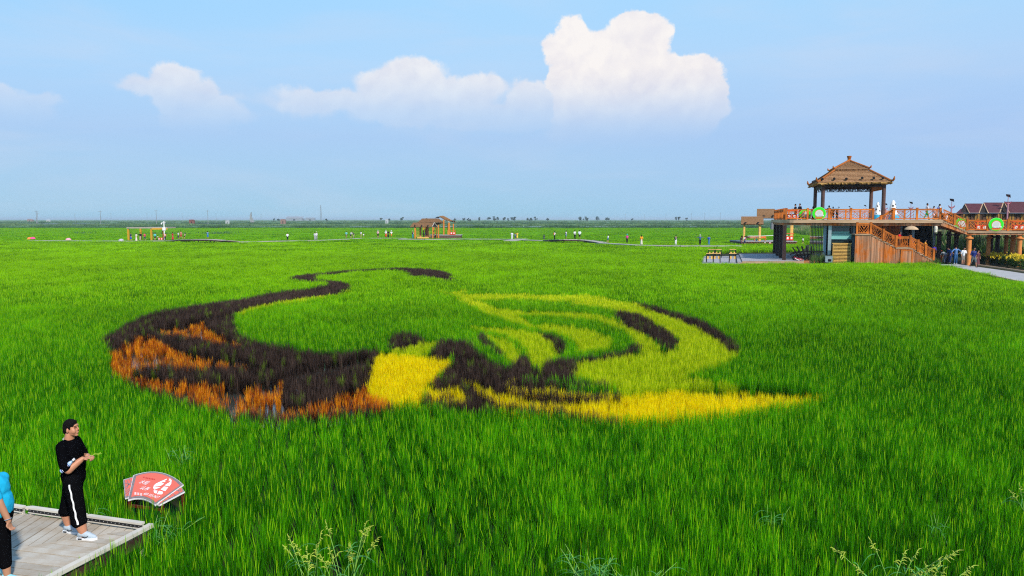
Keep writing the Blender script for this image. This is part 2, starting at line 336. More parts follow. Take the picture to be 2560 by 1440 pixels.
BLACK = [
 [(968, 848), (992, 826), (1034, 826), (1067, 842), (1034, 849), (1010, 856), (978, 861)],
 Z2([(285, 505), (320, 470), (340, 430), (400, 425), (500, 450), (560, 500), (620, 540), (700, 572), (740, 558), (758, 515), (800, 513), (835, 568), (870, 598), (900, 555), (920, 530), (980, 525), (1065, 522), (1065, 560), (1040, 590), (1060, 620), (1050, 640), (900, 640), (780, 632), (640, 640), (560, 632), (480, 628), (440, 655), (300, 675), (295, 650), (350, 600), (400, 550), (430, 520), (370, 518)]),
 stroke([(480, 625), (620, 646), (800, 656), (1000, 662), (1235, 656)], 26), stroke([(540, 640), (640, 675), (760, 702), (900, 722), (1080, 722), (1310, 712)], 34), stroke([(235, 735), (330, 755), (440, 768), (560, 772), (720, 768)], 44),
 stroke([(640, 765), (800, 780), (960, 800), (1120, 815), (1330, 848)], 30), stroke([(250, 712), (330, 722), (420, 700), (470, 660)], 16),
 Z2([(430, 640), (520, 640), (560, 690), (620, 730), (660, 760), (560, 775), (500, 740), (470, 700)]), stroke([(900, 600), (980, 590), (1075, 575)], 24), stroke([(1040, 535), (1150, 520), (1260, 508), (1350, 492), (1420, 462)], 20),
 [(1191, 828), (1212, 828), (1226, 846), (1245, 865), (1263, 879), (1240, 874), (1217, 858), (1198, 842)],
 [(1343, 823), (1376, 828), (1409, 842), (1414, 860), (1404, 873), (1390, 862), (1383, 846), (1362, 835)],
 [(1533, 782), (1545, 773), (1596, 777), (1634, 798), (1671, 818), (1697, 842), (1697, 862), (1676, 871), (1657, 862), (1641, 842), (1594, 818), (1560, 803)],
 [(1566, 749), (1620, 756), (1690, 773), (1756, 794), (1803, 820), (1833, 842), (1851, 860), (1845, 868), (1817, 861), (1782, 830), (1735, 806), (1688, 787), (1630, 768)],
 [(1563, 871), (1580, 853), (1605, 853), (1598, 870), (1568, 878), (1500, 886), (1432, 895), (1430, 886), (1500, 879)],
]
LIME = [
 [(1104, 724), (1135, 726), (1165, 717), (1170, 724), (1155, 731), (1185, 731), (1300, 733), (1400, 733), (1460, 732), (1550, 748), (1640, 772), (1740, 808), (1790, 838), (1820, 864), (1850, 870), (1838, 885), (1800, 905), (1750, 920), (1720, 935), (1800, 945), (1880, 958), (1800, 960), (1700, 959), (1620, 964), (1560, 971), (1530, 962), (1440, 955), (1520, 950), (1437, 933), (1415, 915), (1440, 895), (1520, 885), (1600, 878), (1690, 872), (1700, 845), (1640, 800), (1530, 772), (1420, 752), (1300, 746), (1210, 744), (1180, 742), (1240, 766), (1330, 773), (1450, 778), (1530, 792), (1600, 822), (1640, 850), (1650, 872), (1600, 882), (1590, 850), (1560, 822), (1480, 795), (1380, 784), (1290, 783), (1330, 805), (1410, 812), (1480, 822), (1530, 842), (1530, 860), (1490, 870), (1430, 868), (1450, 862), (1440, 845), (1390, 826), (1300, 806), (1220, 780), (1150, 745)],
 [(1170, 812), (1260, 812), (1330, 822), (1372, 840), (1395, 866), (1400, 880), (1370, 890), (1350, 915), (1330, 905), (1322, 880), (1290, 845), (1240, 825)],
 [(1212, 828), (1250, 838), (1290, 860), (1300, 880), (1285, 903), (1265, 880), (1235, 850)],
 [(1000, 858), (1030, 852), (1085, 846), (1100, 850), (1082, 866), (1062, 880), (1000, 874), (965, 868)],
 [(1700, 795), (1760, 800), (1810, 826), (1815, 835), (1780, 818)],
 [(585, 776), (610, 765), (660, 756), (740, 744), (830, 731), (879, 715), (872, 724), (820, 738), (720, 754), (640, 768), (596, 780)],
]
SIGNP = [(302, 1200), (335, 1180), (389, 1172), (462, 1205), (466, 1236), (400, 1268), (388, 1266), (353, 1250), (308, 1250)]
WET = [[(322, 900), (350, 880), (430, 878), (470, 895), (420, 908), (360, 912), (335, 922)], [(650, 1008), (720, 1000), (740, 1030), (660, 1036)], [(455, 828), (500, 826), (520, 838), (470, 838)]]
def zstroke(pts, w): return [(220 + x / 2.56, 640 + y / 2.56) for x, y in [(x, y - w / 2) for x, y in pts] + [(x, y + w / 2) for x, y in pts[::-1]]]
GAPS = [zstroke([(980, 690), (1200, 690), (1420, 672), (1620, 645), (1820, 606)], 34), zstroke([(560, 560), (700, 600), (880, 636), (1050, 650)], 20), zstroke([(760, 812), (950, 806), (1150, 780), (1400, 720), (1600, 672), (1790, 640)], 40), zstroke([(420, 440), (560, 418), (700, 392), (820, 372), (930, 350)], 26), zstroke([(1240, 830), (1262, 880), (1300, 925)], 40),
        [(1690, 952), (1760, 947), (1900, 951), (2000, 961), (2062, 974), (2000, 972), (1900, 966), (1760, 961)]]  # bare strips where dark ground stands in for shade between bands
DECK = [(-60, 1262), (366, 1318), (367, 1327), (112, 1454), (-60, 1500)]           # near boardwalk, at its own height
HOUSE = [(1748, 661), (1757, 638), (1846, 633), (1990, 630), (2010, 612), (2260, 612), (2300, 592), (2700, 592), (2700, 730), (2560, 707), (2520, 700), (2440, 684), (2380, 668), (2330, 660), (1850, 661)]
FARPATH_Y = 600
def region(x, y):
    """0 green, 1 purple-black, 2 yellow, 3 lime, 4 orange over water, -1 nothing"""
    px, py = proj(x, y, .55)
    r = np.zeros(len(x), int)
    jx = px; jy = py
    lx, ly = proj(x, y, .50)
    for p in LIME: r[in_poly(lx, ly, p)] = 3
    lx, ly = proj(x, y, .44)
    for p in YELLOW: r[in_poly(lx, ly, p)] = 2
    for p in BLACK: r[in_poly(jx, jy, p)] = 1
    r[in_poly(px, py, TAIL)] = 1
    lx, ly = proj(x, y, .40)
    lx, ly = lx + rng.normal(0, 5, len(x)), ly + rng.normal(0, 1.6, len(x))
    for p in ORANGE: r[in_poly(lx, ly, p)] = 4
    r[(r == 4) & ~in_poly(px, py, [(q[0], q[1]) for q in TAIL]) & (py > 900) & (py < 0)] = 0
    for p in GAPS: r[in_poly(px, py, p)] = -1
    gx, gy = proj(x, y, 0.)
    r[in_poly(gx, gy, HOUSE)] = -1
    gx, gy = proj(x, y, .36); r[in_poly(gx, gy, HOUSE)] = -1
    gx, gy = proj(x, y, .55); r[in_poly(gx, gy, SIGNP)] = -1
    dx, dy = proj(x, y, .55)
    r[in_poly(dx, dy, DECK)] = -1
    # walking line of the far boardwalk
    fp = (np.abs(y - (158 + .02 * x + 3 * np.sin(x * .05))) < 1.6) & (x > -75) & (x < 75)
    r[fp] = -1
    return r
def grid(y0, y1, rowsp, insp, ang, jit, gap=0):
    """planting rows, rotated by ang from the view axis, clipped to the view"""
    half = y1 * .72 + 4
    ca, sa = math.cos(ang), math.sin(ang)
    k = np.arange(-int((half + y1) / rowsp), int((half + y1) / rowsp)); j = np.arange(-int(y1 / insp) - int(half / insp), int(2 * y1 / insp))
    a = k * rowsp + (np.floor(k / 6) * gap if gap else 0)
    A, B = np.meshgrid(a, j * insp); A = A.ravel(); B = B.ravel()
    A = A + .35 * np.sin(B * .11 + A * .02) ; 
    x = A * ca + B * sa; y = -A * sa + B * ca
    keep = (y > y0 - .2) & (y < y1 + .2); x = x[keep]; y = y[keep]
    x = x + rng.normal(0, jit, len(x)); y = y + rng.normal(0, jit, len(y))
    keep = (y >= y0) & (y < y1) & (np.abs(x) < y * .68 + 2.5)
    return x[keep], y[keep]
zones = []
for (y0, y1, rs, is_, col, npro, jit, gap, zi) in ((7.6, 40, .29, .19, NEAR, 7, .035, 0, 0), (40, 105, .50, .50, MIDC, 6, .08, .12, 1), (105, 400, 1.55, 1.55, FARC, 5, .3, .25, 2)):
    x, y = grid(y0, y1, rs, is_, R(-14), jit, gap)
    r = region(x, y)
    if zi < 2:      # the drawing itself is planted more finely
        r[r > 0] = -1
        fx, fy = grid(max(y0, 13), min(y1, 70), .185 if zi == 0 else .34, .125 if zi == 0 else .34, R(-14), .02, 0)
        fr = region(fx, fy); k = fr > 0; fx, fy, fr = fx[k], fy[k], fr[k]
        if zi == 1:
            k = y > 70; g2_ = region(x[k], y[k]); r[k] = g2_
        zones.append((fx, fy, fr, col, npro, 10 + zi))
    zones.append((x, y, r, col, npro, zi))
G = leafmat('rice_leaf_green', (.002, .045, .0005), (.040, .30, .001), (.27, .52, .006), (.14, .46, .001), patch=.75, rv=.85, far=(.28, .55, .001))  # blade bases darkened to paint the shade between clumps
K = leafmat('rice_leaf_purple', (.002, .0015, .0015), (.017, .011, .010), (.075, .048, .038), (.10, .065, .05), trans=.15, patch=.3, rv=.9, rough=.5)  # black bases paint shade between clumps, paler random blades paint highlights
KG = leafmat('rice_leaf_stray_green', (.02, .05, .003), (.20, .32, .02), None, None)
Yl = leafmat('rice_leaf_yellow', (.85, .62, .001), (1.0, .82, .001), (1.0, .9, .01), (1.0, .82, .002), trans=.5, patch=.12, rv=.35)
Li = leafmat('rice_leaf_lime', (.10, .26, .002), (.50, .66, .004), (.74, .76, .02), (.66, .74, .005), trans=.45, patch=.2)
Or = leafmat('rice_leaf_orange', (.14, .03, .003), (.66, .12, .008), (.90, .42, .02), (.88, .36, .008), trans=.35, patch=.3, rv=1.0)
spec = {0: ('green_rice', G, 'dense green rice filling the paddy field all round', 1.0), 1: ('purple_rice', K, 'dark purple black rice drawing the bird figure', .98),
        2: ('yellow_rice', Yl, 'bright yellow rice in the lower half of the figure', .72), 3: ('lime_rice', Li, 'pale yellow green rice in curved feather bands', .86),
        4: ('orange_reed', Or, 'sparse orange dry blades standing in shallow water', .78)}
for (x, y, r, col, npro, zi) in zones:
    for rid, (nm, m, lb, hs) in spec.items():
        s = r == rid
        if rid == 4:
            wx, wy = proj(x, y, .3)
            for wp in WET: s = s & ~(in_poly(wx, wy, wp) & (rng.uniform(size=len(x)) < .70))
            s = s & (rng.uniform(size=len(x)) < (.27 if zi != 2 else .5))
        n = int(s.sum())
        if rid and zi == 10 and rid != 4:
            s = s & (rng.uniform(size=len(x)) < .74); n = int(s.sum())
        if n < 3: continue
        X, Y = x[s], y[s]
        hn = 1 + .10 * np.sin(X * .9 + 1.3 * np.sin(Y * .37)) * np.cos(Y * .6) + rng.normal(0, .075, n)
        ws = .75 if zi >= 10 else 1.0
        S = np.stack([ws * rng.uniform(.9, 1.15, n), ws * rng.uniform(.9, 1.15, n), hs * hn], 1)
        T = np.stack([rng.normal(0, .065, n), rng.normal(.02, .065, n), rng.uniform(0, 6.283, n)], 1) * (np.array([1, 1, 1]) if zi != 2 else np.array([.3, .3, 1]))
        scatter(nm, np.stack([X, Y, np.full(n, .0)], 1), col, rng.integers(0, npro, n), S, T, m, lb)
# sparse green blades among the purple rice
for (x, y, r, col, npro, zi) in zones[:1]:
    s = (r == 1) & (rng.uniform(size=len(x)) < .045); n = int(s.sum())
    if n > 3:
        scatter('stray_green_rice', np.stack([x[s], y[s], np.zeros(n)], 1), NEAR, rng.integers(0, 7, n), np.stack([np.full(n, .5), np.full(n, .5), rng.uniform(.9, 1.15, n)], 1),
                np.stack([rng.normal(0, .1, n), rng.normal(0, .1, n), rng.uniform(0, 6, n)], 1), KG, 'scattered green blades growing up through the dark rice')
# still water under the orange part of the figure
wm = bpy.data.materials.new('paddy_water'); wm.use_nodes = True; t = NT(wm.node_tree); b = t.n['Principled BSDF']
b.inputs['Base Color'].default_value = (.03, .035, .03, 1); b.inputs['Roughness'].default_value = .06; b.inputs['Specular IOR Level'].default_value = .9
bn = t.new('ShaderNodeBump'); bn.inputs['Strength'].default_value = .08; t.put(bn.inputs['Height'], t.noise(t.new('ShaderNodeNewGeometry').outputs['Position'], 6, 3)); t.l.new(bn.outputs[0], b.inputs['Normal'])
g = MB(); wp_ = [(246, 880), (300, 830), (420, 800), (560, 790), (660, 850), (930, 862), (985, 1000), (920, 1012), (700, 1026), (500, 996), (320, 932), (262, 900)]; wp_ = [at(x, y, .5) for x, y in wp_]; g.add([(p.x, p.y, .03) for p in wp_], [tuple(range(len(wp_)))])
tag(g.build('paddy_water', wm), kind='structure')
# ---------------------------------------------------------------- viewing platform by the field, its stairs, walkway and pavilion
TH = math.atan(523 / F)
O = at(1963, 650.7, .35); O.z = 0
UX, VX = Vector((math.cos(TH), -math.sin(TH), 0)), Vector((math.sin(TH), math.cos(TH), 0))
def lp(px, py, v=0.0):
    """(u, z) on the building's plane v seen at pixel"""
    a = (px - 1280) / F; b = (720 - py) / F
    d = Vector((a, CP + b * SP, -SP + b * CP)); c = Vector((0, 0, H))
    t = ((O - c).dot(VX) + v - 0) / d.dot(VX)
    p = c + d * t
    return (p - O).dot(UX), p.z
def U(px, v=0.0, py=600): return lp(px, py, v)[0]
def Zz(px, py, v=0.0): return lp(px, py, v)[1]
def W(u, v, z=0.0): return O + UX * u + VX * v + Vector((0, 0, z))
orange = mat('varnished_orange_wood', (.60, .165, .022), .65, .15, var=.5, vscale=1.4, stretch=(1, 1, 1))
clad = bpy.data.materials.new('weathered_cladding'); clad.use_nodes = True; t = NT(clad.node_tree); b = t.n['Principled BSDF']; b.inputs['Roughness'].default_value = .8; b.inputs['Specular IOR Level'].default_value = .1
tco = t.new('ShaderNodeTexCoord').outputs['Object']
_p = t.rng(t.noise(t.vec('MULTIPLY', tco, (.9, .9, .5)), 1.0, 5, .65), .44, .62); _s = t.noise(t.vec('MULTIPLY', tco, (6.4, 6.4, .16)), 1.0, 3, .6)
t.put(b.inputs['Base Color'], t.mix(1.0, t.mix(_p, (.52, .27, .15), (.66, .17, .02)), t.mix(t.rng(_s, .34, .64), (.42,) * 3, (1.15,) * 3), 'MULTIPLY')); MATS['weathered_cladding'] = clad
trim = mat('pale_timber_trim', (.50, .33, .20), .75, .2, var=.35, vscale=2, stretch=(.3, 1, 2))
greyw = mat('silver_grey_decking', (.36, .35, .36), .8, .2, var=.3, vscale=3, stretch=(1, 1, 1))
darkw = mat('dark_brown_post', (.045, .022, .018), .6, .3, var=.4)
brownw = mat('brown_column_wood', (.11, .055, .045), .6, .3, var=.3)
thatch = mat('dry_thatch', (.36, .20, .10), .95, .03, var=.6, vscale=9, stretch=(1, 1, 2.5), bump=1.0, bscale=60)
thatch2 = mat('golden_thatch_edge', (.42, .25, .08), .95, .05, var=.5, vscale=26, bump=.5, bscale=60)
steel = mat('blue_grey_steel', (.10, .16, .20), .45, .5, .3)
silver = mat('galvanised_duct', (.45, .55, .58), .35, .5, .6, var=.15)
black = mat('black_and_interior_shade', (.006, .006, .008), .9, .1)  # near-black for black furniture and for painted shade inside the building
glass = mat('dark_green_glass', (.012, .03, .03), .04, .9)
glass.node_tree.nodes['Principled BSDF'].inputs['Specular IOR Level'].default_value = .8
GRP_RAIL = 'wooden railings'
def railing(parent, p0, p1, h=1.12, n=3, post_ends=(1, 1), pat=0, pw=.20):
    """posts, rails and a lattice panel in each bay between two points (local coordinates)"""
    p0, p1 = Vector(p0), Vector(p1); d = p1 - p0
    for i in range(n + 1):
        if (i == 0 and not post_ends[0]) or (i == n and not post_ends[1]): continue
        q = p0 + d * (i / n)
        m = MB(); s = pw / 2; m.box(-s, s, -s, s, 0, h + .08); m.box(-s * 1.2, s * 1.2, -s * 1.2, s * 1.2, h + .08, h + .13)
        m.build('railing_post', orange, parent, None).location = q
    for i in range(n):
        a, b = p0 + d * (i / n), p0 + d * ((i + 1) / n); e = (b - a).normalized() * (pw / 2 + .002); a = a + e; b = b - e; z = Vector((0, 0, 1))
        m = MB(); m.bar(a + z * (h - .05), b + z * (h - .05), .10, .13)
        m.build('handrail', orange, parent)
        m = MB(); m.bar(a + z * (h - .20), b + z * (h - .20), .06, .05); m.bar(a + z * .12, b + z * .12, .07, .09)
        L = lambda f, g: a + (b - a) * f + z * (.16 + g * (h - .40))
        br = [((0.1, 0), (.1, 1)), ((.9, 0), (.9, 1)), ((.1, 1), (.5, 0)), ((.9, 1), (.5, 0)), ((.1, .55), (.33, 0)), ((.9, .55), (.67, 0)), ((.33, 1), (.5, .6)), ((.67, 1), (.5, .6)), ((.5, .6), (.5, 0))]
        if pat: br = [((k / 7, 0), (k / 7, 1)) for k in range(1, 7)]
        for (f0, g0), (f1, g1) in br: m.bar(L(f0, g0), L(f1, g1), .035, .05)
        m.build('lattice_panel', orange, parent)
DZ = Zz(2100, 549, 0)                       # deck height
uR = U(2351, 0); DEP = 17.3
plat = empty('viewing_platform', O, 'two storey timber viewing platform with glass room below and railed terrace on top', 'building', rz=-TH)
ub = [0.0, U(2136.5, 0)]
# slab: two stepped fascia bands with a curved left corner
def slabpoly(o, r=1.5):
    pts = [(uR, -o), (uR, DEP + o)] + [(-o, DEP + o)] + [(-o, r)] + [(-o + r * (1 - math.cos(a)), r - (r + o) * math.sin(a)) for a in np.linspace(0.3, 1.4, 5)] + [(r, -o)]
    return pts
z3 = Zz(2000, 563, 0); z2 = z3 + (DZ - z3) * .42
m = MB(); m.slab([(x, y, z2) for x, y in slabpoly(.55)], (0, 0, DZ - z2)); m.build('deck_slab', trim, plat)
m = MB(); m.slab([(x, y, z3) for x, y in slabpoly(.35)], (0, 0, z2 - z3 - .003)); m.build('fascia', clad, plat)
# slender posts down the left side, paler ones behind
for px, py in ((1959.5, 650.7), (1951, 645.), (1943, 639.5), (1936, 634)):
    p = at(px, py, .35) - O; v = p.dot(VX); u = p.dot(UX)
    m = MB(); m.box(-.19, .19, -.19, .19, .2, z3 - .004); m.build('post', darkw, plat).location = (u, v, 0)
# glass room
g0, g1 = U(2058, .8), U(2134, .8)
vb = 14.5
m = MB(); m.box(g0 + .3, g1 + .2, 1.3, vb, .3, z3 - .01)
m.build('room_interior', black, plat)  # solid black block stands in for the shade inside the room
for k in range(9):
    v0 = .8 + (vb - .8) * k / 9; v1 = .8 + (vb - .8) * (k + 1) / 9
    m = MB(); m.box(g0, g0 + .02, v0 + .06, v1 - .06, .45, z3 - .05); m.build('window_pane', glass, plat)
    m = MB(); m.box(g0 - .03, g0 + .05, v0 - .055, v0 + .055, .35, z3 - .05); m.build('mullion', steel, plat)
zt = [Zz(2100, y, .8) for y in (652, 609, 599, 580, 564)]
m = MB(); m.box(U(2076, .8), g1, .8, .82, .45, z3 - .05); m.build('window_pane', glass, plat)
for y in (564.5, 568, 599.5):
    zz = Zz(2100, y, .8); m = MB(); m.box(U(2076, .8), g1, .74, .86, zz - .05, zz + .03); m.build('transom', steel, plat)
m = MB(); m.box(U(2077, .7), U(2123, .7), .70, .73, Zz(2100, 584, .7), Zz(2100, 578.5, .7)); m.box(U(2076, .7), U(2128, .7), .62, .66, Zz(2100, 598, .7), Zz(2100, 584.5, .7))
m.build('painted_reflection', mat('pale_aqua_reflection', (.22, .52, .50), .3, .5), plat)  # pale strips painted in front of the glass as its reflection
m = MB(); m.box(U(2058, .7), U(2065, .7), .5, .85, .35, z3 - .01); m.build('corner_post', mat('pale_blue_steel', (.22, .32, .40), .4, .5, .2), plat)
m = MB(); m.box(U(2130.5, .7), U(2136.5, .7), .5, .85, .1, z3 - .01); m.build('corner_post', steel, plat)
m = MB(); m.box(U(2069, .5), U(2077, .5), .1, .45, Zz(2070, 637, .3), z3 - .01); m.build('duct', silver, plat)
m = MB(); m.box(-.5, g1, -.3, vb + 3, .0, .33); m.build('plinth', clad, plat)
# back half: black block as undercroft shade, with blue grey frames on the right
a0, a1 = U(2246, 3.2), U(2339, 3.2)
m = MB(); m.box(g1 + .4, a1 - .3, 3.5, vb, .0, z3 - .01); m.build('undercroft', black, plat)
m = MB(); m.box(a0, a1, 3.0, 3.3, Zz(2300, 564, 3.2), z3 - .012); m.build('frame', steel, plat)
for px in (2251, 2282, 2335):
    m = MB(); m.box(U(px - 3.2, 3), U(px + 3.2, 3), 2.9, 3.25, .1, z3 - .013); m.build('frame', mat('pale_blue_steel', (.22, .32, .40)), plat)
# upper wall behind the flights
m = MB()
x = U(2183, 2.6); xe = U(2247, 2.6)
while x < xe: m.box(x, x + .14, 2.55 + rng.uniform(0, .012), 2.62, .3, z3 - .006); x += .15
m.build('cladding', clad, plat, kind='stuff')
# terrace railing
left = [(U(1963 + 2, .0), .0), (0, 1.6)]
n0 = U(1964, 0)
railing(plat, (n0, 0, DZ), (U(2180, 0), 0, DZ), n=4)
railing(plat, (U(2232, 0), 0, DZ), (U(2348, 0), 0, DZ), n=2)
railing(plat, (-.15, 1.2, DZ), (-.15, DEP, DZ), n=6, pat=1)
railing(plat, (-.15, DEP, DZ), (uR, DEP, DZ), n=9, post_ends=(0, 1))
# ---- staircase: lower flight up to the left, landing, upper flight back to the right
st = empty('wooden_staircase', O, 'dog leg timber staircase with boarded side wall and slanted lattice railings', 'staircase', rz=-TH)
vs = -1.5
prof = [(2138, 585), (2176, 585), (2241, 618.5), (2276, 618.5), (2336, 651), (2345, 656)]
pz = [(U(px, vs), Zz(px, py, vs)) for px, py in prof]
def topz(u):
    for (u0, z0), (u1, z1) in zip(pz, pz[1:]):
        if u0 <= u <= u1: return z0 + (z1 - z0) * (u - u0) / (u1 - u0)
    return pz[-1][1]
m = MB(); x = pz[0][0]
while x < pz[-1][0] - .05:
    wd = .155 if rng.uniform() < .93 else .24; pr = .03 if wd > .2 else 0
    m.box(x, x + wd - .012, vs - pr - rng.uniform(0, .012), vs + .05, 0, max(.15, topz(x + wd) - .10)); x += wd
m.build('cladding', clad, st, kind='stuff')
m = MB(); u0, u1 = U(2256, vs), U(2280, vs)
m.box(u0, u1, vs - .07, vs - .035, .0, Zz(2262, 627, vs)); m.build('hatch_door', clad, st)
m = MB()
for a, b in ((u0 - .12, u0), (u1, u1 + .12)): m.box(a, b, vs - .10, vs - .03, 0, Zz(2262, 625, vs))
m.box(u0 - .12, u1 + .12, vs - .101, vs - .031, Zz(2262, 627, vs), Zz(2262, 624, vs)); m.build('door_frame', orange, st)
# treads
def flight(ua, za, ub_, zb, n, va, vb_, nm='step'):
    for i in range(n):
        u0 = ua + (ub_ - ua) * i / n; u1 = ua + (ub_ - ua) * (i + 1) / n; z = za + (zb - za) * (i + .5) / n
        m = MB(); m.box(min(u0, u1) - .05, max(u0, u1), va, vb_, z - .07, z); m.build(nm, trim, st)
flight(pz[2][0], pz[2][1], pz[1][0], pz[1][1], 9, vs - .06, .30)
flight(pz[4][0], pz[4][1], pz[3][0], pz[3][1], 9, vs - .06, .30)
for a, b in ((0, 1), (2, 3)):
    m = MB(); m.box(pz[a][0] - .05, pz[b][0], vs - .08, .9 if a == 0 else .30, pz[a][1] - .12, pz[a][1]); m.build('landing', trim, st)
LZ = pz[0][1]
ru = U(2231, .6)
flight(pz[1][0], LZ, ru, DZ, 9, .35, 1.6)
railing(st, (pz[0][0] + .15, vs, LZ), (pz[1][0], vs, LZ), n=1)
railing(st, (pz[1][0], vs, LZ), (pz[2][0], vs, pz[2][1]), n=2, post_ends=(0, 0))
railing(st, (pz[2][0], vs, pz[2][1]), (pz[3][0], vs, pz[3][1]), n=1, pat=1)
railing(st, (pz[3][0], vs, pz[3][1]), (pz[4][0], vs, pz[4][1]), n=3, post_ends=(0, 1))
railing(st, (pz[1][0], .3, LZ), (ru, .3, DZ), n=2, post_ends=(1, 1))
railing(st, (pz[1][0] + .3, 1.65, LZ), (ru + .1, 1.65, DZ), n=2, post_ends=(0, 1))
railing(st, (pz[2][0], .35, pz[2][1]), (pz[4][0], .35, pz[4][1]), n=4, post_ends=(1, 1))
# ---- walkway to the right with its connecting steps
wk = empty('elevated_walkway', O, 'raised timber walkway on thick round columns running off to the right', 'walkway', rz=-TH)
c0, c1 = (U(2348, 0), DZ), (U(2414, 0), Zz(2414, 577, 0))
WZ = c1[1]; uE = U(2640, 0)
for i in range(10):
    a = i / 10; u0 = c0[0] + (c1[0] - c0[0]) * a; u1 = c0[0] + (c1[0] - c0[0]) * (a + .1); z = DZ + (WZ - DZ) * (a + .1)
    m = MB(); m.box(u0 - .04, u1 + .02, -.5, 3.0, z - .09, z + .02); m.build('step', trim, wk)
zlo = Zz(2414, 586.5, 0)
m = MB(); m.slab([(c0[0], -.45, DZ - .15), (c1[0], -.45, WZ - .1), (c1[0], -.45, zlo), (c0[0], -.45, z3)], (0, 3.3, 0)); m.build('stringer', clad, wk)
m = MB(); m.box(c1[0] + .02, uE, -.5, 3.2, WZ - .22, WZ); m.build('walkway_slab', trim, wk)
m = MB(); m.box(c1[0] + .02, uE, -.42, 3.1, zlo, WZ - .223); m.build('fascia', clad, wk)
railing(wk, (c0[0] + .1, -.3, DZ), (c1[0], -.3, WZ), n=2, post_ends=(0, 1))
railing(wk, (c1[0], -.3, WZ), (U(2620, 0), -.3, WZ), n=4, post_ends=(0, 1))
railing(wk, (c0[0] + .1, 3.0, DZ), (c1[0], 3.0, WZ), n=2, post_ends=(0, 1))
railing(wk, (c1[0], 3.0, WZ), (U(2620, 0), 3.0, WZ), n=4, post_ends=(0, 1))
colO = mat('orange_brown_column', (.66, .24, .06), .6, .3, var=.25)
def column(px, v, r, mt, parent, cap=True, zt=None, z0=.0):
    zt = zlo - .004 if zt is None else zt
    m = MB(); m.lathe([(r * 1.05, z0), (r, z0 + .1), (r, zt - .55), (r * 1.02, zt - .5)] + ([(r * 1.6, zt - .42), (r * 1.6, zt - .3), (r * .9, zt - .25), (r * .9, zt)] if cap else [(r, zt)]), n=18)
    m.build('column', mt, parent).location = (U(px, v), v, 0)
for px, v, r, mt in ((2423, -.1, .24, colO), (2549, -.1, .24, colO), (2533, 2.6, .25, colO), (2472, 2.6, .2, colO), (2478, 6, .22, darkw), (2494, 8, .22, darkw), (2516, 6, .20, colO)):
    column(px, v, r, mt, wk)
m = MB(); m.box(U(2455, 4), U(2600, 4), 3.3, 9, zlo + .1, WZ - .25); m.build('side_platform', clad, wk)
for px, v in ((2348, 2.), (2372, 3), (2391, 2.6)): column(px, v, .22, darkw, plat, True, zlo + .3)
# ---- pavilion on the terrace
v0 = 1.6
A, B_ = U(2053.5, v0), U(2204.8, v0)
def vsolve(px, u):
    lo, hi = v0, v0 + 25
    for _ in range(50):
        md = (lo + hi) / 2
        if U(px, md) > u: hi = md
        else: lo = md
    return lo
v1 = (vsolve(2034.8, A) + vsolve(2173, B_)) / 2
print('pavilion', A, B_, v0, v1, 'deck z', DZ, 'lower', z3)
pv_ = empty('pavilion', O + Vector((0, 0, 0)), 'square open pavilion with tiered thatched hip roof and curled orange ridges', 'pavilion', rz=-TH)
ez = Zz(2120, 456.5, v0 - 1)
for u in (A, B_):
    for v in (v0, v1):
        m = MB(); m.tube([(0, 0, DZ), (0, 0, ez - .05)], .20, 12); m.build('column', brownw, pv_).location = (u, v, 0)
ov = .62
um, vm = (A + B_) / 2, (v0 + v1) / 2
hu, hv_ = (B_ - A) / 2 + ov, (v1 - v0) / 2 + ov
az_ = Zz(2118.7, 404, vm); bz = Zz(2125, 424.5, vm - hv_ * .42)
bf = .46
def ring(f, z, drop=0.): return [Vector((um + su * hu * f, vm + sv * hv_ * f, z)) for su, sv in ((-1, -1), (1, -1), (1, 1), (-1, 1))]
def courses(parent, a, b, c, d, n, mt, th=.10, name='thatch', jag=.03):
    """overlapping thatch courses between bottom edge a-b and top edge d-c"""
    m = MB(); a, b, c, d = map(Vector, (a, b, c, d)); nrm = (b - a).cross(d - a).normalized(); K = 40
    if nrm.z < 0: nrm.negate()
    for i in range(n):
        f0, f1 = i / n, min(1, (i + 1.25) / n)
        l0, r0, l1, r1 = a + (d - a) * f0, b + (c - b) * f0, a + (d - a) * f1, b + (c - b) * f1
        dn = (a - d).normalized()
        V = []
        for k in range(K + 1):
            t_ = k / K; p = l0 + (r0 - l0) * t_; q = l1 + (r1 - l1) * t_
            j = rng.uniform(-jag, jag) + (rng.uniform(0, jag) if i == 0 else 0)
            V += [p + dn * j * (1.8 if i == 0 else 1) + nrm * (th + rng.uniform(-.012, .012)), p + dn * j - nrm * .02 * (5 if i == 0 else 1), q + nrm * .02]
        fs = []
        for k in range(K):
            o_ = 3 * k; fs += [(o_, o_ + 3, o_ + 5, o_ + 2), (o_ + 1, o_ + 4, o_ + 3, o_)]
        m.add(V, fs)
    return m.build(name, mt, parent)
ridgew = mat('faded_orange_ridge', (.40, .13, .03), .75, .1, var=.4)
e0, e1 = ring(1, ez), ring(bf, bz - .12)
e2, apx = ring(bf * 1.06, bz), Vector((um, vm, az_))
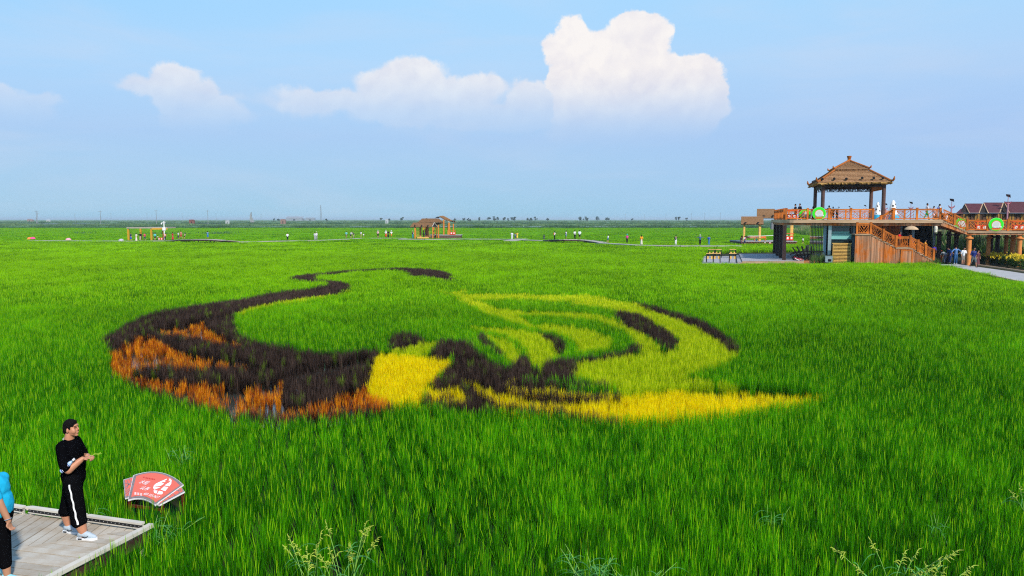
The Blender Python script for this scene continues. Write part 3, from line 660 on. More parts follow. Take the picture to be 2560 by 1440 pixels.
for k in range(4):
    q = (k + 1) % 4
    courses(pv_, e0[k], e0[q], e1[q], e1[k], 9, thatch)
    courses(pv_, e2[k], e2[q], apx, apx, 7, thatch)
    courses(pv_, e0[k] - Vector((0, 0, .06)), e0[q] - Vector((0, 0, .06)), e0[q] + (e1[q] - e0[q]) * .10, e0[k] + (e1[k] - e0[k]) * .10, 1, thatch2, .12, 'eave_fringe', .12)
    # hip ridges with curled tips
    m = MB(); dd = (e0[k] - e1[k]).normalized(); ho_ = Vector((dd.x, dd.y, 0)).normalized(); up = Vector((0, 0, .16))
    m.tube([e1[k] + up, e0[k] + up - dd * .1, e0[k] + ho_ * .12 + up * 1.1, e0[k] + ho_ * .28 + Vector((0, 0, .36)), e0[k] + ho_ * .32 + Vector((0, 0, .62))], [.10, .11, .12, .11, .05], 8)
    m.build('hip_ridge', ridgew, pv_)
    m = MB(); m.tube([apx + up, e2[k] + up, e2[k] + ho_ * .18 + up * 1.5, e2[k] + ho_ * .25 + Vector((0, 0, .42))], [.09, .10, .10, .05], 8); m.build('hip_ridge', ridgew, pv_)
m = MB(); m.slab([p - Vector((0, 0, .10)) for p in ring(.97, ez)], (0, 0, .05)); m.build('soffit', darkw, pv_)
m = MB(); m.lathe([(.22, az_ - .1), (.19, az_ + .2), (.16, az_ + .26), (.24, az_ + .52), (.26, az_ + .62), (.1, az_ + .64)], (um, vm, 0)); m.build('finial', orange, pv_)
for px, py in ((2056, 448), (2085.5, 447.5), (2116, 447.5), (2155.5, 445.5), (2184.5, 445.5), (2207, 445.5)):
    f = .10; v = vm - hv_ * (1 - f * .55); u, z = lp(px, py, v)
    m = MB(); m.tube([(u, v - .14, z), (u, v + .12, z + .05)], .13, 8); m.build('roof_spotlight', mat('black_metal', (.01, .01, .012), .5, .4), pv_)
for k, v in enumerate(np.linspace(vm - hv_ * .6, vm + hv_ * .6, 4)):
    m = MB(); u = um - hu * .94; m.tube([(u - .14, v, ez + .42), (u + .12, v, ez + .47)], .13, 8); m.build('roof_spotlight', mat('black_metal', (0, 0, 0)), pv_)
# beams and fretwork frieze
fz1, fz0 = ez - .12, Zz(2120, 479.5, v1)
def fret(p, q, mt, zt_, zb):
    m = MB(); p, q = Vector(p), Vector(q); L = (q - p).length; n = int(L / .5)
    P = lambda f, z: p + (q - p) * f + Vector((0, 0, z))
    zm = zt_ - (zt_ - zb) * .5
    for z in (zb, zm + .0): m.bar(P(0, z), P(1, z), .06, .07)
    h_ = zm - zb
    for i in range(n):
        a, b = i / n, (i + 1) / n; w_ = (b - a)
        m.bar(P(a, zb), P(a, zm), .085, .09)
        zA, zB = zb + h_ * .35, zb + h_ * .7
        if i % 2: m.bar(P(a + w_ * .2, zA), P(b, zA), .085, .09); m.bar(P(a + w_ * .2, zA), P(a + w_ * .2, zm), .085, .09); m.bar(P(a + w_ * .2, zB), P(a + w_ * .75, zB), .085, .09)
        else: m.bar(P(a, zB), P(a + w_ * .7, zB), .085, .09); m.bar(P(a + w_ * .7, zB), P(a + w_ * .7, zb), .085, .09); m.bar(P(a + w_ * .3, zA), P(a + w_ * .3, zB), .085, .09)
    m.build('fretwork', mt, pv_)
    m = MB(); m.bar(P(0, (zm + zt_) / 2 + .02), P(1, (zm + zt_) / 2 + .02), .08, zt_ - zm - .02); m.build('beam', mt, pv_)
fret((A, v1, 0), (B_, v1, 0), darkw, fz1, fz0); fret((A, v0, 0), (A, v1, 0), darkw, fz1, fz0 + .2); fret((B_, v0, 0), (B_, v1, 0), clad, fz1, fz0)  # right side gets a lighter material to paint it as sunlit
m = MB(); m.box(A, B_, v0 - .06, v0 + .06, ez - .45, ez - .06); m.build('beam', darkw, pv_)
# dark table and benches seen through the rail
tb = empty('terrace_table', W(U(2060, 3), 3, DZ), 'long black table on the terrace behind the front green sign', 'table', rz=-TH)
m = MB(); m.box(-1.4, 1.4, -.5, .5, 1.12, 1.2); m.build('table_top', black, tb)
for a in (-1.25, 1.25):
    for c in (-.4, .4): m = MB(); m.box(a - .05, a + .05, c - .05, c + .05, 0, 1.118); m.build('leg', black, tb)
# ---- low decks
def deck(name, corners, z, th, label, n, cat='deck'):
    """plank deck: corners near-left, near-right, far-right, far-left at pixel positions of its top"""
    p = [at(x, y, z) for x, y in corners]
    e = empty(name, (p[0].x, p[0].y, 0), label, cat)
    m = MB()
    for i in range(n):
        f0, f1 = i / n, (i + .9) / n
        q = [p[0] + (p[1] - p[0]) * f0, p[0] + (p[1] - p[0]) * f1, p[3] + (p[2] - p[3]) * f1, p[3] + (p[2] - p[3]) * f0]
        dz = rng.uniform(0, .008)
        m.slab([a - p[0] + Vector((0, 0, z - .04 + dz)) for a in q], (0, 0, .04))
    m.build('planks', greyw, e, kind='stuff')
    m = MB(); b0 = Vector((0, -.02, 0))
    m.slab([a - p[0] + Vector((0, 0, z - th)) for a in p], (0, 0, th - .05)); m.build('deck_frame', trim, e)
    return e
deck('low_deck', [(1749.5, 658.4), (1850, 658.6), (1843, 640.8), (1757, 640.6)], .12, .12, 'low grey plank deck carrying the slatted bar tables', 50)
deck('low_deck', [(1855.8, 652.3), (2010, 652), (2020, 634.5), (1847.7, 634.5)], .36, .30, 'larger grey plank deck one step up, beside the dark posts', 80)
deck('deck_step', [(1844, 655.5), (1855, 655.5), (1847, 637.2), (1840, 637.5)], .24, .2, 'narrow grey step between the two low decks', 4, 'step')
# slatted bar tables with black legs
slatw = mat('honey_slat_wood', (.80, .46, .11), .5, .4, var=.3)
blk = mat('black_metal', (.01, .01, .012))
def bartable(px, py, label):
    p = at(px, py, .12)
    e = empty('bar_table', p, label, 'table', 'slatted bar tables on the low deck', rz=-TH)
    for i in range(4):
        m = MB(); y = -.40 + i * .21; m.box(-.38, .38, y, y + .17, .98, 1.02); m.build('slat', slatw, e)
    m = MB(); m.box(-.38, .38, -.40, .42, .90, .97); m.build('apron', blk, e)
    for sx in (-.33, .33):
        for sy in (-.33, .33): m = MB(); m.bar((sx, sy, .9), (sx * 1.12, sy * 1.12, 0), .08, .06); m.build('leg', blk, e)
    m = MB(); m.box(-.30, -.12, -.34, -.30, .42, .72); m.box(.12, .30, -.34, -.30, .42, .72); m.build('back_panel', slatw, e)
    return e
bartable(1774.5, 656.5, 'front left of the slatted bar tables, outermost on the low deck')
bartable(1791.5, 656.5, 'front middle slatted bar table, touching the outermost one')
bartable(1831.5, 656.5, 'slatted bar table standing apart nearest the deck step')
bartable(1778.5, 644, 'rear left slatted bar table behind the outermost one')
bartable(1795.5, 644, 'rear middle slatted bar table behind the front middle one')
bartable(1831.5, 644, 'rear slatted bar table behind the one near the step')
# slatted crate, air unit, stacked chairs, kayak, bench on the plinth
e = empty('slatted_crate', W(U(2105, -.8), -.8, 0), 'upright honey coloured slatted wooden screen in front of the window', 'screen', rz=-TH)
u0, u1 = U(2084, -.8) - U(2105, -.8), U(2126.5, -.8) - U(2105, -.8); zb, zt_ = .1, Zz(2100, 609.5, -.8)
for i in range(14):
    z = zb + (zt_ - zb) * i / 14; m = MB(); m.box(u0, u1, -.06, 0, z, z + .085); m.build('slat', slatw, e)
for a in (u0 - .06, u1): m = MB(); m.box(a, a + .06, -.05, .08, 0, zt_); m.build('upright', slatw, e)
m = MB(); m.box(u0 + .02, u1 - .02, .02, .35, 0, zt_ - .1); m.build('backing', black, e)
m = MB(); m.box(u0 - .12, u1 + .12, -.10, .12, zt_, zt_ + .08); m.build('top_rail', slatw, e)
e = empty('air_unit', W(U(2073, -.9), -.9, .25), 'pale grey vent box under the silver duct', 'vent box', rz=-TH)
m = MB(); m.box(-.36, .36, -.3, .3, 0, .62); m.box(-.38, .38, -.32, .32, .62, .68); m.build('casing', silver, e)
m = MB(); m.box(-.08, .25, -.315, -.302, .08, .34); m.build('grille', black, e)
chm = mat('black_brown_chair', (.008, .006, .006), .6, .2)
def chair(p, rz, tilt, label):
    e = empty('garden_chair', p, label, 'chair', 'black chairs leaning in a row outside the glass room', rz=rz); e.rotation_euler = (0, tilt, rz)
    e.scale = (1.5, 1.5, 1.45)
    m = MB(); m.box(-.25, .25, -.25, .25, .40, .48); m.build('seat', chm, e)
    m = MB()
    for k in range(5): m.box(.18, .25, -.25 + k * .1, -.17 + k * .1, .48, 1.0)
    m.box(.19, .25, -.26, .26, 1.0, 1.06); m.build('backrest', chm, e)
    for sx in (-.22, .22):
        for sy in (-.22, .22): m = MB(); m.box(sx - .03, sx + .03, sy - .03, sy + .03, 0, .44); m.build('leg', chm, e)
    for sy in (-.27, .27): m = MB(); m.box(-.25, .25, sy - .03, sy + .03, .66, .70); m.build('armrest', chm, e)
for i, (px, l) in enumerate(((1997, 'black chair tipped furthest back at the left end of the row'), (2003, 'second black chair in the tipped row by the glass room'), (2009.5, 'third black chair in the tipped row by the glass room'), (2016, 'fourth black chair in the tipped row, nearly upright'), (2023, 'fifth black chair in the row, standing beside the dark bench'))):
    p = W(U(px, .2), .2 + .1 * i, .34); chair(p, -TH, -.62 + i * .15, l)
e = empty('garden_bench', W(U(2044, .1), .1, .34), 'dark low bench with trestle legs beside the corner post', 'bench', rz=-TH); e.scale = (1.0, 1.2, 1.3)
m = MB(); m.box(-.75, .65, -.3, .3, .72, .80); m.build('seat', chm, e)
for a in (-.5, .5):
    for c in (-.2, .2): m = MB(); m.bar((a * .7, c, .72), (a * 1.1, c, 0), .07, .05); m.build('leg', chm, e)
e = empty('red_kayak', W(U(1997, -.35), -.35, .34), 'dark red and white curved toy lying on the deck by the chairs', 'toy', rz=-TH)
m = MB(); m.tube([(-.45, 0, .42), (-.25, 0, .2), (0, 0, .12), (.3, 0, .1), (.5, 0, .14)], [.05, .16, .2, .16, .05], 10); m.build('hull', mat('dark_red_gloss', (.22, .008, .02), .3, .5), e)
m = MB(); m.tube([(-.35, -.17, .28), (-.15, -.2, .14), (.1, -.2, .06)], .04, 6); m.build('stripe', mat('white_paint', (.8, .8, .8), .5), e)
# wall lamp
e = empty('wall_lamp', W(U(2338, -.2), -.2, 0), 'white lantern hanging under the terrace corner above the stairs', 'lamp', rz=-TH)
zc = Zz(2338, 573, -.2)
m = MB(); m.lathe([(.1, zc - .35), (.16, zc - .3), (.18, zc), (.2, zc + .05), (.16, zc + .3), (.05, zc + .38)], n=12); m.build('shade', mat('warm_white_plastic', (.75, .72, .6), .5), e)
m = MB(); m.box(-.03, .03, -.03, .5, zc + .36, zc + .42); m.build('bracket', blk, e)
# ---- round green signs and red litter bins
white = mat('white_paint', (.8, .8, .8)); redp = mat('red_print', (.75, .02, .015), .5); grn = mat('lime_green_panel', (.03, .80, .02), .45)
def textmesh(name, body, size, mt, parent, loc, rot=(R(90), 0, 0), sx=1., ext=.0):
    c = bpy.data.curves.new(name, 'FONT'); c.body = body; c.size = size; c.align_x = 'CENTER'; c.align_y = 'CENTER'; c.extrude = ext; c.resolution_u = 2
    o = bpy.data.objects.new(name + '_t', c); sc.collection.objects.link(o); dg = bpy.context.evaluated_depsgraph_get()
    me = bpy.data.meshes.new_from_object(o.evaluated_get(dg)); bpy.data.objects.remove(o); bpy.data.curves.remove(c)
    me.materials.clear(); me.materials.append(mt); o = bpy.data.objects.new(name, me); sc.collection.objects.link(o); o.parent = parent; o.location = loc; o.rotation_euler = rot; o.scale = (sx, 1, 1)
    return o
def disc(m, r, y0, y1, cz=0, n=36, cut=None, cx=0):
    pts = [(cx + r * math.cos(2 * math.pi * k / n), y0, cz + max(r * math.sin(2 * math.pi * k / n), -9 if cut is None else cut)) for k in range(n)]
    m.slab(pts, (0, y1 - y0, 0))
def greensign(px, py, v, label, r=.70, rz=-TH):
    e = empty('round_sign', W(U(px, v), v, Zz(px, py, v)), label, 'sign', 'round green signs on the railings', rz=rz)
    m = MB(); disc(m, r, 0, .04); m.build('rim', mat('pale_green_edge', (.30, .8, .28), .5), e)
    m = MB(); disc(m, r * .95, -.012, -.001); m.build('disc', grn, e)
    m = MB(); disc(m, r * .62, -.022, -.013, -.03 * r, cut=-.42 * r); m.build('red_arch', redp, e)
    m = MB(); disc(m, r * .56, -.030, -.023, -.05 * r, cut=-.44 * r); m.build('white_panel', mat('print_white', (.72, .72, .70), .6), e)
    m = MB(); disc(m, r * .40, -.034, -.031, .02 * r, cut=-.18 * r); m.build('sketch', mat('print_pale_grey', (.60, .60, .56), .6), e)
    m = MB(); m.box(-.60 * r, .60 * r, -.036, -.031, -.62 * r, -.52 * r); m.box(-.45 * r, .48 * r, -.036, -.031, -.82 * r, -.74 * r); m.build('red_bar', redp, e)
    m = MB(); m.box(-.55 * r, .5 * r, -.035, -.031, -.72 * r, -.64 * r); m.build('yellow_bar', mat('yellow_print', (.7, .55, .03), .5), e)
    m = MB()
    for k in range(5):
        x = (-.40 + .18 * k) * r; m.box(x, x + .10 * r, -.036, -.0325, -.34 * r, -.315 * r); m.box(x + .035 * r, x + .06 * r, -.036, -.0325, -.42 * r, -.345 * r); m.box(x, x + .09 * r, -.036, -.0325, -.445 * r, -.425 * r)
    m.build('lettering', mat('dark_print', (.08, .12, .12), .6), e)
    m = MB(); m.box(.50 * r, .68 * r, -.036, -.031, -.42 * r, -.22 * r); m.build('corner_mark', mat('white_paint', (.8, .8, .8)), e)
greensign(2045.6, 533.5, -.45, 'bright green round sign facing us on the terrace railing below the pavilion')
greensign(2011, 536, .55, 'green round sign standing behind the railing bars left of the brightest one', .62)
greensign(2488.5, 561.5, -.5, 'green round sign at the middle of the right hand walkway railing')
greensign(2402, 560, .8, 'green round sign half hidden by the sloping step railing', .66)
redm = mat('red_bin_plastic', (.75, .045, .01), .4, .5)
def litterbin(p, label, s=1.0, rz=-TH, roof=True):
    e = empty('litter_bin', p, label, 'litter bin', 'red double litter bins', rz=rz)
    for k, a in enumerate((-.27, .27)):
        m = MB(); m.box((a - .24) * s, (a + .24) * s, -.2 * s, .2 * s, .08, .62 * s); m.build('compartment', redm, e)
        m = MB(); m.box((a - .12) * s, (a + .12) * s, -.212 * s, -.202 * s, .22 * s, .5 * s); m.build('label_plate', mat('white_paint', (0, 0, 0)), e)
        m = MB(); m.bar((a * s - .07, -.214 * s, .27 * s), (a * s + .07, -.214 * s, .44 * s), .003, .05, (0, 1, 0)); m.build('printed_symbol', mat('dark_print', (0, 0, 0)), e)
    m = MB(); m.box(-.5 * s, .5 * s, -.1 * s, .1 * s, 0, .08); m.build('base', blk, e)
    if roof:
        for a in (-.54, .54): m = MB(); m.box((a - .03) * s, (a + .03) * s, -.05, .05, 0, .95 * s); m.build('upright', redm, e)
        m = MB(); m.box(-.6 * s, .6 * s, -.22 * s, .22 * s, .95 * s, 1.02 * s); m.build('roof', redm, e)
litterbin(W(U(1977, .5), .5, DZ), 'red double litter bin behind the left corner of the terrace railing')
litterbin(W(U(2451, .9), .9, WZ), 'red double litter bin on the walkway left of the green sign')
litterbin(W(U(2544, .9), .9, WZ), 'red double litter bin at the far right end of the walkway')
# ---- white speckled rockery cones behind the terrace
stone = bpy.data.materials.new('speckled_white'); stone.use_nodes = True; t = NT(stone.node_tree); vo = t.new('ShaderNodeTexVoronoi'); t.put(vo.inputs['Vector'], t.new('ShaderNodeTexCoord').outputs['Object']); vo.inputs['Scale'].default_value = 2.2
t.put(t.n['Principled BSDF'].inputs['Base Color'], t.mix(t.rng(vo.outputs['Distance'], .26, .34), (.06, .06, .06), (.78, .78, .76)))
for px, py, wd, lab in ((2229, 500.5, 24, 'tall white speckled cone sculpture with blue base behind the terrace rail'), (2191, 505, 17, 'shorter white speckled cone sculpture beside the right pavilion column')):
    v = 14.; u = U(px, v); zt_ = Zz(px, py, v); k = 14 / 1960 * 6.9 / 1.0
    e = empty('cone_sculpture', W(u, v, DZ), lab, 'sculpture', rz=-TH)
    rr_ = abs(U(px + wd / 2, v) - u); hh = zt_ - DZ
    m = MB(); m.lathe([(rr_ * 1.15, .62), (rr_ * 1.0, .7 + hh * .05), (rr_ * .85, hh * .5), (rr_ * .55, hh * .8), (rr_ * .38, hh * .93), (rr_ * .15, hh)], n=14); m.build('cone', stone, e)
    m = MB(); m.lathe([(rr_ * 1.3, 0), (rr_ * 1.35, .2), (rr_ * 1.2, .60)], n=14); m.build('base', mat('sky_blue_paint', (.03, .42, .68), .5), e)
# ---- solar street lamps
pink = mat('rose_painted_pole', (.45, .22, .26), .5); ppl = mat('purple_red_bowl', (.22, .02, .05), .4); pan = mat('solar_panel', (.08, .08, .12), .25, .6)
def solar(px, ytop, Y, label, base=0):
    p = atY(px, ytop, Y); k = 1.0
    e = empty('solar_lamp', (p.x, p.y, base), label, 'street lamp', 'solar street lamps with crescent bowls'); h = p.z - base
    m = MB(); m.tube([(0, 0, 0), (0, 0, h - 1.15)], .10, 8); m.build('pole', pink, e)
    m = MB(); m.tube([(-.42, 0, h - .85), (-.32, 0, h - 1.02), (-.12, 0, h - 1.14), (.12, 0, h - 1.14), (.32, 0, h - 1.02), (.42, 0, h - .85)], [.03, .07, .10, .10, .07, .03], 8); m.build('crescent_bowl', ppl, e)
    m = MB(); m.tube([(0, 0, h - 1.15), (0, 0, h - .3)], .04, 6); m.build('stem', pink, e)
    m = MB(); m.slab([(-.42, -.2, h), (.10, -.25, h - .06), (.40, .15, h - .40), (-.12, .2, h - .22)], (0, 0, .04)); m.build('solar_panel', pan, e)
solar(2380, 497, 102, 'solar lamp standing just left of the maroon roofed row')
solar(2521, 486, 96, 'solar lamp rising above the maroon roofs at the right')
for px, yt, Y, l in ((2278, 504.5, 135, 'solar lamp on the skyline between the tall cone and the walking man'), (2215, 508.5, 165, 'solar lamp close beside the tall speckled cone'), (2163, 512.5, 200, 'solar lamp seen inside the pavilion near its right column'), (2124, 515.5, 240, 'faint distant solar lamp seen through the pavilion centre'), (2097, 517, 280, 'faintest solar lamp seen through the pavilion left of centre')):
    solar(px, yt, Y, l)
# ---- maroon roofed row of cabins
maroon = mat('maroon_sheet_roof', (.085, .022, .028), .6, .3, var=.2, vscale=2); cabw = mat('cabin_brown_board', (.085, .045, .025), .8, var=.3); cabo = mat('cabin_ochre_panel', (.28, .15, .03), .8, var=.4, vscale=6)
YC = 96.0
cab = empty('cabin_row', atY(2400, 548, YC), 'row of dark timber cabins with maroon gabled roofs beyond the walkway', 'building')
CO = cab.location
def C_(px, py, dy=0): return atY(px, py, YC + dy) - CO
ext = [(2412, 2456.5), (2459, 2508), (2511, 2575)]
for i, (a, b) in enumerate(ext):
    yt, yb = (510.5, 532.5) if i == 0 else ((508, 532.5) if i == 1 else (506, 532.5))
    sh = 13 if i < 2 else 14
    m = MB(); m.slab([C_(a, yt, 1.6), C_(b, yt, 1.6), C_(b - 9, yb), C_(a + sh - 1, yb)], (0, .05, .09)); m.build('roof_slope', maroon, cab)
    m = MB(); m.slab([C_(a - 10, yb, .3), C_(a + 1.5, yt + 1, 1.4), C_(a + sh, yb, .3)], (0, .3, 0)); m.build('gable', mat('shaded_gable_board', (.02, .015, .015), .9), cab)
    m = MB(); m.bar(C_(a, yt, 1.5), C_(a + sh - 1, yb + .8, -.1), .08, .10); m.build('bargeboard', trim, cab)
    m = MB(); m.bar(C_(b, yt, 1.5), C_(b - 9, yb + .8, -.1), .08, .10); m.build('bargeboard', trim, cab)
m = MB(); m.slab([C_(2391, 534, .2), C_(2403, 523, 1.2), C_(2410, 523, 1.2), C_(2408, 534, .2)], (0, .05, .08)); m.build('roof_slope', maroon, cab)
m = MB(); m.slab([C_(2399, 533, .5), C_(2600, 533, .5), C_(2600, 575, .5), C_(2399, 575, .5)], (0, 6, 0)); m.build('wall', cabw, cab)
x = 2401
k = 0
while x < 2598:
    if k % 4 in (1, 2): m = MB(); m.slab([C_(x, 534.5, .44), C_(x + 5, 534.5, .44), C_(x + 5, 551, .44), C_(x, 551, .44)], (0, .05, 0)); m.build('window_panel', cabo, cab)
    if k % 2 == 0: m = MB(); m.slab([C_(x - 1.8, 533.5, .40), C_(x - .8, 533.5, .40), C_(x - .8, 556, .40), C_(x - 1.8, 556, .40)], (0, .07, 0)); m.build('upright', cabw, cab)
    x += 7.2; k += 1
# ---- path on the right
pth = [(2350, 664), (2384, 664), (2440, 665), (2610, 692), (2610, 722), (2540, 705), (2470, 690), (2400, 676)]
pz_ = .30
pg = MB(); pg.slab([at(x, y, pz_) - Vector((0, 0, .06)) for x, y in [(2338, 661), (2392, 660), (2440, 666.5), (2520, 677.5), (2620, 693), (2620, 722), (2545, 705), (2470, 688.5), (2400, 672)]], (0, 0, .06))
tag(pg.build('path', mat('pale_grey_path_board', (.42, .40, .39), .8, var=.15, vscale=2)), kind='structure')
for l, hh, lab in (([(2400, 674.5), (2470, 691), (2545, 707.5), (2640, 729)], .12, 'low timber kerb beam along the near side of the right path'), ([(2440, 665.5), (2520, 676.5), (2640, 694.5)], .16, 'low timber kerb beam along the shrub side of the right path')):
    m = MB()
    pts = [at(x, y, pz_) for x, y in l]
    for a, b in zip(pts, pts[1:]): m.bar(a + Vector((0, 0, hh)), b + Vector((0, 0, hh)), .14, .10)
    for a, b in zip(pts, pts[1:]):
        n = max(1, int((b - a).length / 2))
        for i in range(n): q = a + (b - a) * (i / n); m.box(q.x - .06, q.x + .06, q.y - .06, q.y + .06, 0, hh + .04)
    tag(m.build('kerb_beam', trim), lab, 'kerb beam')
e = empty('orange_bollard', at(2351, 655, .1), 'bright orange bollard at the foot of the stairs', 'bollard')
m = MB(); m.box(-.11, .11, -.11, .11, 0, 1.3); m.build('post', mat('bright_orange_paint', (.80, .13, .01), .5), e)
m = MB(); m.box(-.12, .12, -.12, .12, .78, .95); m.build('band', blk, e)
# ---------------------------------------------------------------- people
def ico(n=2):
    bm = bmesh.new(); bmesh.ops.create_icosphere(bm, subdivisions=n, radius=1); v = [tuple(x.co) for x in bm.verts]; f = [tuple(y.index for y in x.verts) for x in bm.faces]; bm.free(); return v, f
ICO = ico(2)
def ell(m, c, r, rot=None):
    q = rot or Matrix.Identity(3); c = Vector(c)
    return m.add([c + q @ Vector((x * r[0], y * r[1], z * r[2])) for x, y, z in ICO[0]], ICO[1], True)
def cap(m, a, b, ra, rb, n=10):
    a, b = Vector(a), Vector(b); d = b - a; L = d.length or 1e-4; d = d / L
    P = []; Rr = []
    for k in range(4): t_ = k / 4 * math.pi / 2; P.append(a - d * ra * math.cos(t_)); Rr.append(max(1e-4, ra * math.sin(t_)))
    for k in range(0, 5): t_ = k / 4 * math.pi / 2; P.append(b + d * rb * math.sin(t_)); Rr.append(max(1e-4, rb * math.cos(t_)))
    P.insert(4, a); Rr.insert(4, ra)
    return m.tube(P, Rr, n)
def remeshed(m, name, mt, parent, vox, smooth=4, disp=None):
    o = m.build(name, mt, parent)
    r = o.modifiers.new('remesh', 'REMESH'); r.mode = 'VOXEL'; r.voxel_size = vox; r.use_smooth_shade = True
    s = o.modifiers.new('smooth', 'SMOOTH'); s.factor = .5; s.iterations = smooth
    return o
SKIN = mat('skin', (.52, .25, .15), .55, .3); SKIN2 = mat('skin_tanned', (.36, .165, .095), .55, .3); HAIR = mat('black_hair', (.006, .005, .005), .9, .08)
CM = {}
def cloth(c):
    k = 'cloth_%02d_%02d_%02d' % tuple(int(x * 50) for x in c)
    if k not in CM: CM[k] = mat(k, c, .85, .15, var=.12, vscale=5)
    return CM[k]
def person(label, loc, h, yaw, top, bot, blen=.9, skirt=0, sleeve=.5, hair='short', hat=None, pack=None, pose='stand', group=None, fat=1., vox=.03, dress=0, shoe=(.05, .05, .05), armL=None, armR=None, lean=0., print2=None):
    s = h / 1.7
    e = empty('person', loc, label, 'person', group, rz=R(yaw))
    V = lambda *p: Vector(p) * s
    # joints (facing -Y)
    walk = .22 if pose == 'walk' else 0.; hipz = .90
    if pose == 'sit': hipz = .45
    if pose == 'crouch': hipz = .30
    bend = {'bend': 1.15, 'lean': .6, 'crouch': .5}.get(pose, lean)
    rm = Matrix.Rotation(bend, 3, 'X'); base = V(0, (.12 if bend > .4 else 0), hipz)
    T = lambda x, y, z: base + rm @ (Vector((x, y, z)) * s)
    neck, head = T(0, -.01, .50), T(0, -.04, .66)
    sh = [T(sx * .175 * fat ** .5, 0, .44) for sx in (-1, 1)]
    def arm(i, spec):
        sx = (-1, 1)[i]; S = sh[i]
        spec = spec or {'bend': 'down', 'lean': 'down', 'crouch': 'fwd', 'sit': 'fwd'}.get(pose, 'side')
        d = {'side': ((sx * .07, .03, -.27), (sx * .07, -.06, -.50)), 'down': ((sx * .03, -.10, -.25), (0, -.18, -.5)), 'fwd': ((sx * .05, -.10, -.24), (-sx * .04, -.32, -.18)),
             'photo': ((sx * .10, -.12, -.20), (-sx * .06, -.30, .06)), 'hip': ((sx * .24, .10, -.22), (sx * .04, .0, -.42)), 'out': ((sx * .25, -.04, -.10), (sx * .48, -.10, -.12)), 'up': ((sx * .12, -.14, .06), (sx * .02, -.20, .30)),
             'swing': ((sx * .06, -.14 * (1 if i else -1), -.24), (sx * .05, -.26 * (1 if i else -.8), -.44))}[spec]
        q = Matrix.Identity(3) if spec in ('down', 'side', 'hip') else rm
        return S + q @ Vector(d[0]) * s, S + q @ Vector(d[1]) * s
    arms = [arm(0, armL or ('swing' if pose == 'walk' else None)), arm(1, armR or ('swing' if pose == 'walk' else None))]
    legs = []
    for i, sx in enumerate((-1, 1)):
        hp = base + V(sx * .085, 0, -.02)
        if pose == 'sit': kn = hp + V(sx * .03, -.42, .02); an = V(sx * .10, -.42, .07)
        elif pose == 'crouch': kn = hp + V(sx * .10, -.28, .18); an = V(sx * .12, .0, .07)
        else:
            w_ = walk * (1 if i else -1); kn = V(sx * .09, -w_ * .55 - (.03 if w_ else 0), .48); an = V(sx * .10, -w_ * (1.1 if w_ > 0 else 1.3), .08 + (.06 if w_ < 0 else 0))
        legs.append((hp, kn, an))
    m = MB()
    cap(m, base, T(0, 0, .18), .115 * s * fat, .105 * s * fat); cap(m, T(0, 0, .18), T(0, 0, .36), .11 * s * fat, .13 * s)
    cap(m, sh[0], sh[1], .055 * s, .055 * s); cap(m, neck - (head - neck) * .4, neck + (head - neck) * .3, .055 * s, .05 * s)
    ell(m, head, (.078 * s, .095 * s, .115 * s), rm); ell(m, head + rm @ V(0, -.095, -.01), (.014 * s, .02 * s, .02 * s)); 
    for i in (0, 1):
        el_, wr = arms[i]; cap(m, sh[i], el_, .048 * s, .036 * s); cap(m, el_, wr, .036 * s, .025 * s)
        hd = (wr - el_).normalized(); cap(m, wr, wr + hd * .10 * s, .024 * s, .026 * s)
        hp, kn, an = legs[i]; cap(m, hp, kn, .085 * s * fat ** .5, .055 * s); cap(m, kn + (an - kn) * .3, an, .052 * s * fat ** .4, .034 * s); cap(m, kn, kn + (an - kn) * .3, .052 * s, .054 * s)
        cap(m, an + V(0, .02, -.03), an + V(0, -.13, -.045), .036 * s, .03 * s)
    remeshed(m, 'body', SKIN if rng.uniform() < .6 else SKIN2, e, vox * .8, 3)
    # top
    m = MB(); F_ = 1.12
    cap(m, T(0, 0, .02), T(0, 0, .20), .13 * s * fat * 1.0, .122 * s * fat); cap(m, T(0, 0, .18), T(0, 0, .36), .125 * s * fat, .142 * s); cap(m, sh[0] - V(0, 0, .01), sh[1] - V(0, 0, .01), .068 * s, .068 * s)
    for i in (0, 1):
        el_, wr = arms[i]; tgt = sh[i] + (el_ - sh[i]) * min(1, sleeve * 2); cap(m, sh[i], tgt, .066 * s, .054 * s)
        if sleeve > .5: cap(m, el_, el_ + (wr - el_) * (sleeve - .5) * 2, .052 * s, .040 * s)
    if dress: cap(m, T(0, 0, 0), V(0, 0, max(.12, .9 - dress)), .13 * s * fat, (.15 + dress * .10) * s)
    remeshed(m, 'dress' if dress else 'shirt', cloth(top), e, vox)
    # bottoms
    if not dress:
        m = MB(); ell(m, base + V(0, 0, .02), (.145 * s * fat, .115 * s * fat, .12 * s))
        if skirt: cap(m, base, V(0, 0, .9 - skirt), .13 * s, (.15 + .08 * skirt) * s)
        else:
            for hp, kn, an in legs:
                f = min(1, blen / .47); cap(m, hp, hp + (kn - hp) * f, .10 * s * fat ** .5, .078 * s)
                if blen > .47: cap(m, kn, kn + (an - kn) * min(1, (blen - .47) / .40), .074 * s, .056 * s)
        remeshed(m, 'skirt' if skirt else 'trousers', cloth(bot), e, vox)
    m = MB()
    for hp, kn, an in legs: cap(m, an + V(0, .03, -.045), an + V(0, -.13, -.05), .040 * s, .034 * s)
    m.build('shoes', cloth(shoe), e)
    # hair / hat
    m = MB(); ell(m, head + rm @ V(0, .018, .03), (.088 * s, .098 * s, .108 * s), rm)
    if hair == 'long': cap(m, head + rm @ V(0, .07, .0), head + rm @ V(0, .10, -.26), .07 * s, .05 * s)
    if hair == 'tail': cap(m, head + rm @ V(0, .09, .03), head + rm @ V(0, .17, -.20), .035 * s, .02 * s)
